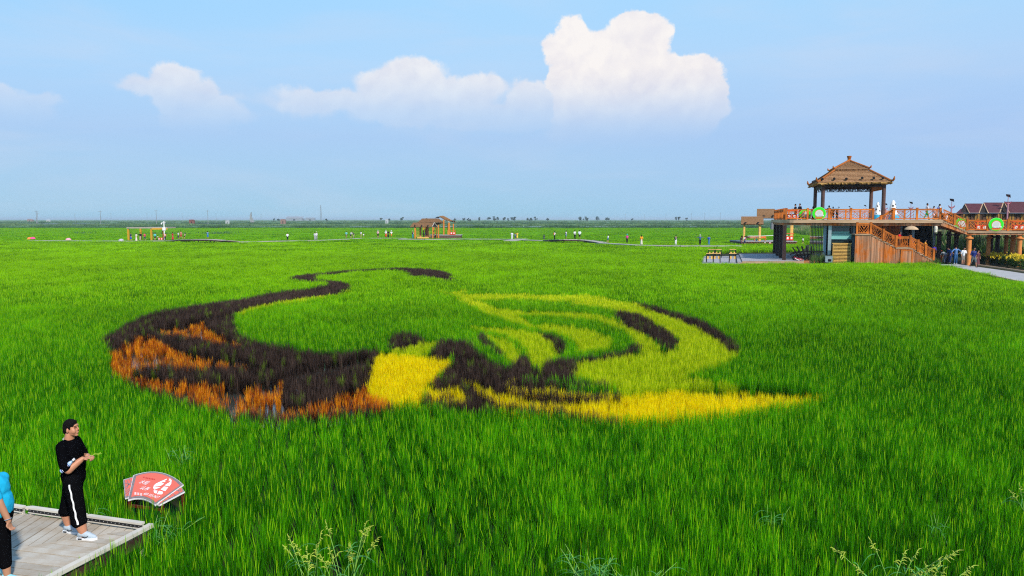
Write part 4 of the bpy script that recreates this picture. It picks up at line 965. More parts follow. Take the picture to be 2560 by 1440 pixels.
    if hair == 'bob': ell(m, head + rm @ V(0, .035, -.02), (.10 * s, .09 * s, .12 * s), rm)
    m.build('hair', HAIR, e)
    if hat:
        m = MB(); m.lathe([(.15, 0), (.155, .012), (.095, .03), (.085, .09), (.04, .115)], n=14); o = m.build('hat', cloth(hat), e); o.location = head + rm @ V(0, .01, .06); o.scale = (s, s, s)
    if pack:
        m = MB(); ell(m, T(0, .17, .26), (.12 * s, .085 * s, .17 * s), rm); m.build('backpack', cloth(pack), e)
    return e
WH = (.78, .78, .80); BK = (.012, .012, .016); NV = (.015, .025, .09); BG = (.50, .40, .27); RD = (.60, .02, .03); PKc = (.75, .20, .30); YL = (.75, .55, .06); TL = (.05, .42, .45); OR = (.80, .25, .03); BL = (.04, .16, .50); GYc = (.35, .36, .38)
BZ = .55
def P(px, py, z=BZ): return at(px, py, z)
G1 = 'visitors under and beside the yellow shelter'; G2 = 'visitors strung out along the far boardwalk'; G3 = 'visitors on the terrace'; G4 = 'visitors gathered on the right path'
L_ = []
def pp(label, px, py, h, yaw, top, bot, **k): return person(label, P(px, py, k.pop('z', BZ)), h, yaw, top, bot, **k)
pp('woman in navy top and bright blue skirt at the left post of the yellow shelter', 327.6, 602, 1.65, 150, NV, (.02, .08, .45), skirt=.42, group=G1, vox=.045)
pp('woman in long cream dress with dark hair under the yellow shelter', 341, 602.5, 1.62, 170, (.72, .66, .55), WH, dress=.78, hair='long', group=G1, vox=.045)
pp('man in black shirt and beige trousers under the yellow shelter', 351, 602.5, 1.72, 180, BK, BG, group=G1, armL='hip', armR='hip', vox=.045)
pp('walker in pink red vest and dark shorts under the yellow shelter', 362, 602.5, 1.62, 60, (.65, .05, .12), (.02, .08, .09), blen=.5, pose='walk', group=G1, vox=.045)
pp('person in turquoise vest and black shorts near the second yellow post', 388, 601.5, 1.62, 180, (.10, .52, .56), BK, blen=.35, group=G1, vox=.045)
pp('small child in white shirt beside the red bin under the shelter', 395, 600, .98, 90, WH, BK, hair='bob', group=G1, vox=.04)
pp('person in red jacket with white bag leaning at the camera mast', 413, 602, 1.6, 200, (.70, .03, .03), BK, pose='walk', lean=.25, pack=WH, group=G1, vox=.045)
pp('woman in long red dress walking right of the camera mast', 432, 600.5, 1.65, 100, (.55, .02, .04), RD, dress=.62, hair='long', pose='walk', group=G1, vox=.045)
pp('woman in white top and dark skirt at the start of the footbridge', 446, 598.5, 1.62, 110, WH, NV, skirt=.4, hair='long', group=G1, z=.8, vox=.045)
pp('person in red and white top and red shorts, taller one on the footbridge', 453, 598, 1.72, 270, (.65, .22, .22), RD, blen=.35, pose='walk', group=G1, z=.85, vox=.045)
pp('child in pink white shirt bending on the footbridge', 461.6, 598, 1.25, 90, (.75, .45, .45), BK, blen=.3, lean=.4, group=G1, z=.85, vox=.04)
pp('person in blue shirt raising a camera at the top of the left footbridge', 519.5, 598, 1.62, 190, (.10, .28, .50), BL, blen=.5, armL='photo', armR='photo', group=G1, z=.95, vox=.045)
pp('man in white shirt and dark trousers standing alone left of the first couple', 719, 601.7, 1.62, 200, WH, BK, group=G2, vox=.045)
pp('woman in white top and grey trousers in the close couple', 787.6, 600.5, 1.68, 180, (.60, .62, .64), GYc, group=G2, vox=.045)
pp('man in cream cap and white shirt in the close couple', 791.8, 600, 1.70, 150, WH, GYc, hat=(.7, .65, .5), group=G2, vox=.045)
pp('person in turquoise top and brown trousers left of the bending man', 866, 596, 1.66, 190, (.12, .5, .48), (.25, .17, .12), group=G2, vox=.045)
pp('man in white shirt and black shorts bending over on the boardwalk', 877.5, 596, 1.72, 60, WH, BK, blen=.42, pose='lean', fat=1.15, group=G2, vox=.045)
pp('person in dark clothes crouched beside the bending man', 884, 595.5, 1.5, 300, (.04, .04, .08), BG, pose='lean', group=G2, vox=.045)
pp('woman in white top and yellow shorts holding a child by the hand', 902.7, 594.5, 1.58, 150, WH, (.5, .42, .15), blen=.35, hair='tail', group=G2, vox=.045)
pp('child in white shirt beside the woman in yellow shorts', 909, 594, 1.05, 200, WH, (.3, .3, .35), blen=.3, group=G2, vox=.04)
pp('person in pink patterned shirt and black shorts', 945, 594.5, 1.78, 170, (.75, .42, .48), BK, blen=.45, hat=WH, group=G2, vox=.045)
pp('woman in white top and bright red skirt with white hat', 965, 594, 1.75, 190, WH, (.80, .03, .02), skirt=.55, hat=WH, group=G2, vox=.045)
pp('woman in long black dress between the red skirt and orange skirt', 970.7, 594, 1.70, 180, BK, BK, dress=.7, hair='long', group=G2, vox=.045)
pp('woman in white top and orange skirt with white hat', 978.6, 594, 1.68, 200, WH, OR, skirt=.35, hat=WH, group=G2, vox=.045)
pp('person in black top, jeans and pale hat beside the thatched shelter', 1032, 596, 1.68, 230, BK, (.03, .20, .40), hat=(.7, .6, .45), pack=(.5, .5, .55), group=G2, vox=.045)
pp('man in pale grey clothes, tallest of the trio on the square landing', 1280, 599.6, 1.75, 190, (.62, .62, .66), (.62, .64, .68), fat=1.1, group=G2, vox=.045)
pp('child with red cap and dark backpack between two adults', 1288, 599.4, 1.38, 180, (.08, .12, .25), NV, hat=(.7, .05, .02), blen=.4, group=G2, vox=.045)
pp('woman in yellow dress and shorts at the right of the trio', 1293, 598.5, 1.66, 150, YL, (.6, .5, .1), dress=.45, armL='photo', group=G2, vox=.045)
pp('small child in navy dress with white collar', 1360, 601, 1.25, 180, NV, NV, dress=.45, hair='bob', group=G2, vox=.04)
pp('woman in white top and black trousers with an orange bag and a stick', 1386.4, 599.6, 1.72, 120, WH, BK, pack=(.85, .13, .02), armR='fwd', armL='fwd', hair='tail', group=G2, z=.8, vox=.045)
pp('person in white shirt and blue shorts with a dark backpack on the footbridge', 1415, 598, 1.72, 120, WH, (.15, .30, .45), blen=.35, pack=(.02, .04, .05), group=G2, z=.95, vox=.045)
pp('man in white shirt and long black trousers on the footbridge crest', 1437, 598.5, 1.82, 200, WH, BK, armL='photo', group=G2, z=.95, vox=.045)
pp('heavy man in white shirt and black shorts seen from behind on the footbridge', 1449, 598, 1.82, 180, (.68, .76, .82), BK, blen=.48, fat=1.25, sleeve=.6, group=G2, z=.95, vox=.045)
pp('person in white shirt and blue shorts stepping off the right footbridge end', 1519.5, 607.5, 1.55, 120, WH, (.02, .07, .30), blen=.35, lean=.2, pose='walk', group=G2, vox=.045)
pp('woman in pink top and black trousers with a turquoise hood', 1567.6, 607.8, 1.62, 170, (.75, .05, .35), BK, hat=(.05, .65, .70), hair='bob', group=G2, vox=.045)
pp('woman in orange top and long pale skirt', 1603.6, 612.3, 1.72, 180, (.85, .33, .02), (.65, .60, .50), skirt=.72, hair='long', group=G2, vox=.045)
pp('person in black top and white trousers raising a hand to the head', 1689.4, 613, 1.72, 170, BK, (.72, .72, .74), armL='photo', pack=(.4, .3, .3), group=G2, vox=.045)
pp('man in white cap and blue top with arms held out wide', 1750, 613, 1.72, 180, (.04, .10, .28), BK, hat=WH, armL='out', armR='out', group=G2, vox=.045)
pp('person in blue clothes with a blue shoulder bag right of the arms out man', 1772, 612.8, 1.62, 150, (.05, .13, .40), (.06, .22, .42), pack=(.02, .12, .45), group=G2, vox=.045)
pp('woman in dark floral dress at the left end of the latticed deck', 1853, 613.5, 1.68, 120, (.10, .04, .06), BK, dress=.5, hair='long', group=G2, z=.2, vox=.045)
pp('man in pale shirt and navy shorts beside the woman in floral dress', 1861.5, 613.5, 1.70, 200, (.65, .78, .85), NV, blen=.45, pack=(.6, .03, .03), group=G2, z=.2, vox=.045)
pp('boy in bright blue shirt and shorts in front of the latticed deck', 1890.6, 612.5, 1.38, 250, (.03, .30, .70), (.02, .10, .65), blen=.4, group=G2, z=.2, vox=.04)
pp('running child in white top and black shorts behind the dark posts', 2007, 612, 1.40, 250, WH, BK, blen=.3, pose='walk', hair='long', group=G2, z=.3, vox=.045)
# two people sitting in the thatched shelter
pp('dark clothed person sitting at the left inside the thatched shelter', 1058, 591.5, 1.6, 90, (.04, .03, .05), BK, pose='sit', group='people seated in the thatched shelter', z=.9, vox=.05)
pp('grey clothed person sitting at the right inside the thatched shelter', 1063.5, 591.5, 1.6, 270, (.22, .22, .24), BK, pose='sit', group='people seated in the thatched shelter', z=.9, vox=.05)
# terrace
def tp(label, px, v, h, yaw, top, bot, **k): return person(label, W(U(px, v), v, k.pop('z', DZ)), h, yaw, top, bot, group=k.pop('group', G3), vox=.03, **k)
tp('man in black looking at a phone, left of the pair at the terrace corner', 1986.4, 1.6, 1.74, -90, (.012, .02, .035), BK, armL='fwd', armR='fwd')
tp('man in dark green black shirt, right of the pair at the terrace corner', 1997.5, 1.2, 1.78, -75, (.012, .03, .035), BK, armL='fwd')
tp('person in purple grey shirt beside the left pavilion columns', 2030, 4.5, 1.5, 180, (.18, .13, .22), BK, hair='bob')
tp('person in teal shirt with curly hair beside the black terrace table', 2070, 5.2, 1.62, 180, (.03, .16, .20), BK, hair='bob')
tp('person in brown shirt standing just right of the one in teal', 2080, 5.2, 1.48, 160, (.20, .10, .02), BK)
tp('person in black climbing the upper flight of stairs', 2179.5, .9, 1.6, 90, BK, BK, armL='fwd', armR='fwd', z=LZ + .25)
tp('person in white shirt and green trousers walking along the terrace', 2313.8, 1.3, 1.75, 80, (.78, .76, .80), (.01, .25, .05), pose='walk', armR='fwd', armL='fwd')
tp('girl in pale pink top with ponytail on the terrace', 2331, 1.2, 1.45, 100, (.75, .55, .60), (.75, .35, .45), blen=.3, hair='tail', dress=.3)
tp('woman in white with blue backpack at the head of the walkway steps', 2345, 1.0, 1.66, 90, WH, (.7, .6, .58), skirt=.5, hair='tail', pack=(.01, .06, .35))
tp('person in white and black going down the steps towards the walkway', 2362, .8, 1.55, 90, (.7, .72, .74), BK, pose='walk', lean=.2, z=DZ - .85)
st_ = lambda px: topz(U(px, vs)) if True else 0
tp('woman in red shirt on the middle landing of the stairs', 2249.5, -.4, 1.62, 20, (.72, .01, .02), BK, z=pz[2][1] + .0, armR='fwd', armL='fwd', hair='bob')
ph = tp('dark haired woman holding a straw parasol on the stairs', 2271, -.5, 1.62, 120, (.05, .03, .03), BK, z=pz[3][1], hair='long', armR='fwd')
tp('person in orange shirt coming down the lower stairs', 2313.5, -.5, 1.62, 60, (.70, .30, .03), BK, z=topz(U(2313, vs)), hair='short')
tp('woman in blue shirt and pink shoes near the foot of the stairs', 2335, -.5, 1.6, 120, (.06, .03, .45), BK, z=topz(U(2334, vs)), hair='long', lean=.2, shoe=(.8, .1, .35))
q = W(U(2277, -.5), -.5, 0); e = empty('parasol', (q.x, q.y, 0), 'round straw coloured parasol held above the stairs', 'parasol')
zp = Zz(2277, 571, -.5); m = MB(); m.lathe([(.02, zp + .28), (.35, zp + .20), (.62, zp + .02), (.70, zp - .12), (.66, zp - .10), (.33, zp + .14), (.02, zp + .22)], n=20); o = m.build('canopy', mat('straw_cloth', (.52, .36, .22), .8, var=.2), e); 
m = MB(); m.tube([(0, 0, zp - .75), (0, 0, zp + .3)], .015, 6); m.build('pole', blk, e)
# path group
def gp(label, px, py, h, yaw, top, bot, **k): return person(label, P(px, py, .30), h, yaw, top, bot, group=G4, vox=.03, **k)
gp('person in black and white floral top bending down at the stair foot', 2362, 657, 1.65, 200, (.55, .55, .52), (.06, .08, .14), pose='bend', fat=1.2, hair='bob')
gp('man in dark blue shirt leaning forward beside the floral top', 2374, 657.5, 1.8, -80, (.01, .05, .22), (.02, .04, .14), lean=.55, fat=1.05)
gp('man in faded blue shirt and jeans with hands on hips, seen from behind', 2388.5, 659.5, 1.88, 180, (.10, .20, .42), (.03, .10, .24), armL='hip', armR='hip', fat=1.1, shoe=(.7, .7, .7))
gp('balding man in white shirt and grey shorts facing us', 2407, 662, 1.78, 10, (.75, .76, .78), (.26, .23, .20), blen=.46, fat=1.2, lean=.12, armR='fwd')
gp('man in navy and white striped shirt and camouflage shorts walking towards us', 2433, 668, 1.90, 5, (.015, .03, .16), (.12, .14, .14), blen=.55, pose='walk', fat=1.1, armL='side', armR='side')
gp('woman in dark red floral dress walking behind the striped shirt man', 2443.5, 666, 1.6, 10, (.14, .05, .06), BK, dress=.62, hair='bob', armL='side')
q = P(2433, 668, .30); m = MB(); ell(m, (0, 0, 1.29 * 1.118), (.158, .150, .055)); 
e = [o for o in sc.objects if o.get('label', '').startswith('man in navy and white striped')][0]
m.build('shirt_band', cloth(WH), e)
m = MB(); ell(m, (0, 0, 1.08 * 1.118), (.150, .145, .03)); m.build('shirt_band', cloth(WH), e)
# far left parasols sheltering visitors
for px, py, c, lab in ((74, 595.5, (.80, .25, .06), 'orange and white parasol at the far left above the rice'), (82, 595, (.85, .08, .25), 'pink parasol overlapping the orange one at the far left'), (171, 597.5, (.80, .35, .40), 'flat pale pink parasol left of the yellow shelter'), (303, 599.5, (.45, .42, .50), 'small grey parasol just left of the yellow shelter')):
    p = atY(px, py, 160); e = empty('parasol', (p.x, p.y, 0), lab, 'parasol'); r_ = .55 if py > 596 else .5
    m = MB(); m.lathe([(r_, p.z - .2), (r_ * .8, p.z + .02), (.3, p.z + .16), (.02, p.z + .22)], n=14); m.build('canopy', cloth(c), e)
    m = MB(); m.tube([(0, 0, .7), (0, 0, p.z + .1)], .02, 5); m.build('pole', blk, e)

# ---------------------------------------------------------------- the boy in black in the foreground
bo = P(195, 1340, BZ)
boy = empty('person', bo, 'boy in black shirt and cropped trousers standing on the boardwalk, looking right at the field', 'person')
BS = mat('boy_skin', (.50, .22, .125), .5, .35, var=.12, vscale=9); bc = mat('black_jersey', (.003, .003, .004), 1.0, .0, bump=.4, bscale=9); bc2 = mat('black_sweatpants', (.004, .004, .005), 1.0, .0, bump=.4, bscale=7)
def limb(m, pts, rs, n=14):
    for i in range(len(pts) - 1): cap(m, pts[i], pts[i + 1], rs[i], rs[i + 1], n)
# x forward (screen right), y away, z up; feet near z 0
m = MB()
ell(m, (-.085, .02, 1.500), (.098, .078, .108)); ell(m, (-.045, .02, 1.448), (.080, .066, .070)); ell(m, (-.02, .02, 1.425), (.052, .045, .038))
ell(m, (-.02, -.018, 1.462), (.05, .032, .045)); ell(m, (-.02, .058, 1.462), (.05, .032, .045))            # cheeks
limb(m, [(.025, .02, 1.515), (.046, .02, 1.485), (.034, .02, 1.470)], [.010, .013, .012], 8)                # nose
ell(m, (.026, .02, 1.440), (.020, .026, .008)); ell(m, (.023, .02, 1.428), (.018, .024, .008)); ell(m, (.008, .02, 1.402), (.028, .03, .02)); ell(m, (.012, .02, 1.535), (.02, .055, .02))
ell(m, (-.085, -.062, 1.475), (.022, .010, .030)); ell(m, (-.085, .102, 1.475), (.022, .010, .030))          # ears
limb(m, [(-.10, .02, 1.42), (-.125, .02, 1.30)], [.068, .078])
ell(m, (-.09, .02, 1.12), (.15, .17, .20)); ell(m, (-.05, .02, .95), (.15, .17, .16)); cap(m, (-.13, -.12, 1.27), (-.13, .16, 1.27), .07, .07)
# right arm (near side): shoulder, elbow, wrist ; left arm crosses in front
limb(m, [(-.13, -.15, 1.26), (-.045, -.20, 1.02), (.00, -.19, .985)], [.078, .062, .058]); limb(m, [(.0, -.19, .985), (.11, -.12, 1.065), (.155, -.085, 1.10)], [.058, .045, .034])
limb(m, [(-.13, .19, 1.26), (-.02, .22, 1.02), (.13, .08, 1.085), (.165, .02, 1.105)], [.075, .06, .044, .032])
def hand(m, w_, f, up, side, curl=.6, s=1.):
    """palm with four curled fingers of different lengths and a thumb from the side"""
    w_, f, up, side = Vector(w_), Vector(f).normalized(), Vector(up).normalized(), Vector(side).normalized()
    for a in (-.024, -.008, .008, .024): cap(m, w_ + side * a * .8, w_ + f * .065 * s + side * a, .014 * s, .0125 * s, 8)
    for k, (a, L) in enumerate(((-.027, .062), (-.009, .072), (.009, .068), (.027, .054))):
        b0 = w_ + f * .068 * s + side * a * 1.1; d1 = (f - up * curl * .5).normalized(); d2 = (f * .4 - up * curl * 1.4).normalized(); d3 = (-f * .4 - up).normalized()
        p1 = b0 + d1 * L * .5; p2 = p1 + d2 * L * .35; p3 = p2 + d3 * L * .28
        cap(m, b0, p1, .0095 * s, .0088 * s, 8); cap(m, p1, p2, .0088 * s, .008 * s, 8); cap(m, p2, p3, .008 * s, .0068 * s, 8)
    t0 = w_ + f * .02 * s - side * .026; t1 = t0 + (f * .6 - side * .8).normalized() * .035; t2 = t1 + (f - up * .5).normalized() * .032
    cap(m, t0, t1, .0125 * s, .011 * s, 8); cap(m, t1, t2, .0105 * s, .008 * s, 8)
hand(m, (.155, -.085, 1.10), (.9, .45, .15), (.1, .1, 1), (-.3, .9, .0), .7)
hand(m, (.165, .02, 1.105), (.9, -.35, .1), (.1, .1, 1), (.3, .9, .0), .8)
# calves and ankles
limb(m, [(.05, -.10, .44), (.078, -.10, .33), (.095, -.10, .22), (.13, -.10, .09), (.135, -.10, .06)], [.085, .083, .078, .050, .045])
limb(m, [(-.18, .12, .50), (-.215, .13, .36), (-.215, .13, .26), (-.205, .14, .12), (-.20, .14, .08)], [.09, .086, .080, .052, .048])
cap(m, (.135, -.10, .06), (.245, -.11, .035), .035, .028); cap(m, (-.20, .14, .08), (-.10, .12, .045), .035, .028)
remeshed(m, 'body', BS, boy, .0055, 5)
eyem = mat('dark_eye', (.02, .012, .01), .2, .5)
m = MB()
for y in (-.018, .058): ell(m, (.014, y, 1.494), (.008, .009, .0045)); ell(m, (.016, y, 1.518), (.006, .018, .0025))
m.build('eyes', eyem, boy)
m = MB()   # hair cap, short cut with fringe
ell(m, (-.090, .02, 1.552), (.106, .089, .072)); ell(m, (-.125, .02, 1.505), (.084, .087, .092)); ell(m, (-.150, .02, 1.455), (.050, .072, .050)); ell(m, (-.035, .02, 1.578), (.050, .066, .030)); cap(m, (-.06, -.055, 1.52), (-.045, -.050, 1.49), .02, .008); cap(m, (-.06, .095, 1.52), (-.045, .09, 1.49), .02, .008)
remeshed(m, 'hair', HAIR, boy, .008, 3)
m = MB()   # T-shirt
ell(m, (-.085, .02, 1.16), (.172, .195, .20)); ell(m, (-.065, .02, .99), (.178, .200, .22)); ell(m, (-.075, .02, .86), (.178, .200, .12)); cap(m, (-.14, -.125, 1.265), (-.14, .165, 1.265), .092, .092); ell(m, (-.115, .02, 1.29), (.11, .14, .065)); ell(m, (-.145, .02, 1.14), (.118, .18, .17))
limb(m, [(-.125, -.15, 1.255), (-.075, -.19, 1.12), (-.035, -.205, 1.045)], [.085, .088, .088]); limb(m, [(-.14, .20, 1.25), (-.05, .235, 1.06)], [.092, .085])
remeshed(m, 'shirt', bc, boy, .010, 4)
m = MB(); m.tube([(-.125 + .082 * math.cos(a), .02 + .075 * math.sin(a), 1.338 - .018 * math.cos(a)) for a in np.linspace(0, 6.283, 17)], .004, 6, cap=False); m.build('collar', cloth(WH), boy)
m = MB()   # three quarter trousers
ell(m, (-.07, .02, .82), (.178, .19, .15)); limb(m, [(-.03, -.085, .78), (.035, -.10, .50), (.078, -.10, .25)], [.140, .118, .100]); limb(m, [(-.13, .11, .78), (-.185, .125, .52), (-.215, .13, .325)], [.150, .135, .112])
m.lathe([(.102, .222), (.104, .25), (.10, .28)], (.078, -.10, 0), 18); m.lathe([(.115, .295), (.116, .33), (.11, .35)], (-.215, .13, 0), 18)
trs = remeshed(m, 'trousers', bc2, boy, .010, 3)
m = MB(); V = []
for i, z in enumerate(np.linspace(.235, .79, 30)):
    f = (z - .235) / .555; xc = .078 - .105 * f + .040 + .004 * math.sin(i * .9)
    for j in (-1, 0, 1): V.append((xc + j * .011, -.32, z))
m.add(V, [(3 * i + j, 3 * i + j + 1, 3 * i + j + 4, 3 * i + j + 3) for i in range(29) for j in (0, 1)])
stp = m.build('side_stripe', cloth(WH), boy); sw = stp.modifiers.new('wrap', 'SHRINKWRAP'); sw.target = trs; sw.wrap_method = 'PROJECT'; sw.use_project_y = True; sw.use_positive_direction = True; sw.use_negative_direction = False; sw.use_project_x = sw.use_project_z = False; sw.offset = .005
so_ = stp.modifiers.new('thick', 'SOLIDIFY'); so_.thickness = .003
shg = mat('grey_blue_trainer', (.40, .47, .53), .7, .2, bump=.3, bscale=60); sol = mat('white_sole', (.75, .76, .78), .5, .4)
for (hx, hy, hz, ang) in ((.080, -.10, .0, R(-4)), (-.245, .145, .0, R(-16))):
    q = Matrix.Rotation(ang, 3, 'Z')
    def Tm(x, y, z): return Vector((hx, hy, hz)) + q @ Vector((x, y, z))
    m = MB(); cap(m, Tm(.01, 0, .060), Tm(.03, 0, .085), .040, .046); cap(m, Tm(.03, 0, .080), Tm(.13, 0, .058), .050, .042); cap(m, Tm(.13, 0, .052), Tm(.205, 0, .036), .044, .030)
    remeshed(m, 'shoe', shg, boy, .008, 3)
    m = MB(); outl = [(-.035, .0), (-.025, .034), (.02, .042), (.10, .040), (.17, .050), (.225, .036), (.248, 0), (.225, -.036), (.17, -.050), (.10, -.040), (.02, -.042), (-.025, -.034)]
    m.slab([Tm(x, y, 0) for x, y in outl], (0, 0, .028)); m.build('sole', sol, boy)
    m = MB(); m.bar(Tm(.00, -.046, .018), Tm(.055, -.047, .018), .002, .018, (0, 0, 1)); m.bar(Tm(.065, -.049, .050), Tm(.10, -.047, .036), .003, .010); m.bar(Tm(.10, -.047, .036), Tm(.145, -.046, .060), .003, .008); m.build('shoe_mark', blk, boy)
    m = MB(); m.tube([Tm(-.018 + .05 + .048 * math.cos(a), .040 * math.sin(a), .115 + .012 * math.cos(a)) for a in np.linspace(0, 6.283, 13)], .006, 6, cap=False); m.build('shoe_collar', blk, boy)
    m = MB()
    for k in range(4): m.bar(Tm(.085 + k * .022, -.02, .105 - k * .012), Tm(.085 + k * .022, .02, .105 - k * .012), .006, .005)
    m.build('lace', sol, boy)
# bottle under the arm, rice stalk in the hand
e = empty('water_bottle', bo, 'blue and white labelled water bottle tucked under the boy’s arm'.replace('’', "'"), 'bottle')
a, b = Vector((-.075, -.262, .985)), Vector((.105, -.19, 1.135)); dB = (b - a).normalized()
m = MB(); m.tube([a, a + dB * .01, a + dB * .15, a + dB * .18, a + dB * .20], [.028, .032, .032, .022, .013], 14); m.build('bottle_body', mat('clear_blue_plastic', (.35, .5, .7), .15, .5), e)
m = MB(); m.tube([a + dB * .02, a + dB * .06], .0335, 14); m.tube([a + dB * .11, a + dB * .14], .0335, 14); m.build('label_band', mat('navy_print', (.01, .03, .22), .4), e)
m = MB()
for k in (.032, .05, .122): m.tube([a + dB * k, a + dB * (k + .007)], .0342, 14)
m.build('white_band', sol, e)
m = MB(); m.tube([b - dB * .03, b + dB * .0], .017, 10); m.build('cap', sol, e)
BOYE = [boy, e]
e = empty('rice_stalk', bo, 'short yellow green rice stalk held in the boy\'s hand', 'rice stalk')
m = MB(); m.tube([(.20, -.05, 1.10), (.26, -.03, 1.135), (.33, -.01, 1.155), (.38, .0, 1.145)], [.003, .003, .003, .002], 5); m.build('stem', mat('fresh_stalk', (.35, .55, .04), .6), e)
m = MB()
for k in range(10): q = Vector((.28 + k * .010, -.02 + k * .002, 1.145 + .01 * math.sin(k))); ell(m, q + Vector((0, 0, rng.uniform(-.006, .01))), (.008, .003, .003))
m.build('grains', mat('fresh_grain', (.45, .60, .05), .6), e)
for root_ in BOYE + [e]:     # stance: the back leans in over the heels
    for ch in root_.children:
        for vv in ch.data.vertices:
            z = vv.co.z; s_ = min(1, max(0, (z - .22) / .3)); s_ = s_ * s_ * (3 - 2 * s_); vv.co.x += .068 * s_ * (1 - min(1, max(0, (vv.co.x + .2) / .35)))
# ---------------------------------------------------------------- woman in turquoise, cut by the frame
wo = P(18, 1447, BZ)
wmn = empty('person', wo, 'woman in turquoise shirt and black cropped trousers at the left edge of the boardwalk', 'person')
tq = mat('turquoise_shirt', (.01, .38, .62), .8, .2, bump=.5, bscale=8)
m = MB(); ell(m, (-.10, .0, 1.45), (.09, .075, .11)); limb(m, [(-.10, 0, 1.36), (-.10, 0, 1.28)], [.05, .06]); ell(m, (-.10, 0, 1.10), (.13, .16, .18))
limb(m, [(-.03, -.13, 1.20), (.07, -.16, .99), (.15, -.14, .77)], [.055, .045, .032]); hand(m, (.15, -.14, .77), (.18, .05, -1), (-1, .2, -.1), (0, 1, 0), .9)
limb(m, [(-.08, .14, 1.18), (-.12, .16, .97), (-.10, .16, .76)], [.056, .045, .03])
limb(m, [(-.01, -.07, .55), (.03, -.07, .30), (.045, -.07, .18), (.05, -.07, .07)], [.08, .058, .048, .038]); limb(m, [(-.10, .09, .55), (-.15, .09, .30), (-.2, .1, .12)], [.08, .055, .036])
remeshed(m, 'body', mat('woman_skin', (.42, .20, .115), .55, .3), wmn, .007, 4)
m = MB(); ell(m, (-.08, 0, 1.10), (.15, .185, .19)); ell(m, (-.05, 0, .92), (.155, .19, .22)); cap(m, (-.075, -.13, 1.20), (-.075, .13, 1.20), .075, .075); limb(m, [(-.05, -.13, 1.19), (.035, -.155, 1.05)], [.072, .064]); limb(m, [(-.08, .14, 1.18), (-.11, .16, 1.02)], [.07, .065]); cap(m, (.02, -.12, .84), (.04, -.10, .76), .07, .03)
remeshed(m, 'shirt', tq, wmn, .010, 9)
m = MB(); ell(m, (-.05, 0, .80), (.14, .165, .13)); limb(m, [(-.02, -.07, .78), (.01, -.07, .50), (.035, -.07, .22)], [.125, .098, .070]); limb(m, [(-.07, .09, .78), (-.12, .09, .50), (-.17, .09, .24)], [.12, .09, .068])
remeshed(m, 'trousers', bc2, wmn, .010, 3)
m = MB()
for k in range(5): m.bar((-.03 + k * .012, -.198 + .010 * k, .97 - k * .05), (.075 - k * .012, -.180 + .004 * k, 1.0 - k * .05), .006, .014)
m.build('striped_print', sol, wmn)
m = MB(); m.tube([(.143 + .036 * math.cos(a), -.142 + .036 * math.sin(a), .795 + .006 * math.cos(a)) for a in np.linspace(0, 6.283, 13)], .006, 6, cap=False); m.build('bracelet', mat('silver_metal', (.7, .7, .72), .25, .5, .9), wmn)
m = MB(); cap(m, (.03, -.07, .06), (.17, -.09, .04), .046, .036); cap(m, (-.2, .1, .09), (-.1, .09, .05), .044, .034); remeshed(m, 'shoe', mat('pale_aqua_trainer', (.25, .55, .62), .7), wmn, .008, 3)
m = MB(); ell(m, (-.12, 0, 1.48), (.105, .095, .11)); m.build('hair', HAIR, wmn)

# ---------------------------------------------------------------- near boardwalk, plank by plank
dwood = mat('bleached_pine_plank', (.42, .39, .34), .8, .15, var=.30, vscale=2.6, var2=(.36, .27, .18), stretch=(1, 1, 1), bump=.25, bscale=26)
pale = mat('pale_beam_timber', (.60, .55, .47), .7, .25, var=.12, vscale=4)
grd = MB()
def clip(poly, n, d):
    """keep the part of a 2D polygon with n.p <= d"""
    o = []
    for i in range(len(poly)):
        a, b = poly[i], poly[(i + 1) % len(poly)]; da, db = n.dot(a) - d, n.dot(b) - d
        if da <= 0: o.append(a)
        if (da < 0) != (db < 0) and da != db: o.append(a + (b - a) * (da / (da - db)))
    return o
g2 = lambda x, y, z=BZ: at(x, y, z).to_2d()
outline = [g2(-140, 1256), g2(350, 1322.5), g2(362, 1327.5), g2(115, 1452), g2(20, 1500), g2(-140, 1520)]
bw = empty('boardwalk', (0, 0, 0), 'weathered plank boardwalk corner the boy stands on', 'boardwalk')
s0, s1 = g2(34, 1370), g2(345, 1322); sd = (s1 - s0).normalized(); sn = Vector((-sd.y, sd.x)); sdn = sn.dot(s0)
for side in (0, 1):
    if side == 0: d1 = (g2(100, 1295) - g2(31, 1337)).normalized()
    else: d1 = (g2(242, 1374) - g2(119, 1360)).normalized()
    nn = Vector((-d1.y, d1.x)); ds = [nn.dot(p) for p in outline]; x = min(ds); pw_ = .145
    reg = clip(outline, -sn, -sdn) if side == 0 else clip(outline, sn, sdn)
    while x < max(ds):
        pl = clip(clip(reg, -nn, -(x + .007)), nn, x + pw_ - .007)
        if len(pl) >= 3:
            # drop degenerate slivers
            ar = abs(sum(pl[i].x * pl[(i + 1) % len(pl)].y - pl[(i + 1) % len(pl)].x * pl[i].y for i in range(len(pl)))) / 2
            if ar > .002:
                c = sum(pl, Vector((0, 0))) / len(pl); dz = rng.uniform(-.004, .003)
                m = MB(); m.slab([Vector((p.x, p.y, BZ - .035 + dz)) for p in pl], (0, 0, .035)); m.build('plank', dwood, bw, origin=(c.x, c.y, BZ))
        x += pw_
m = MB()
for a, b in zip(outline, outline[1:]): m.bar((a.x, a.y, BZ - .11), (b.x, b.y, BZ - .11), .06, .14)
m.build('joist', darkw, bw)
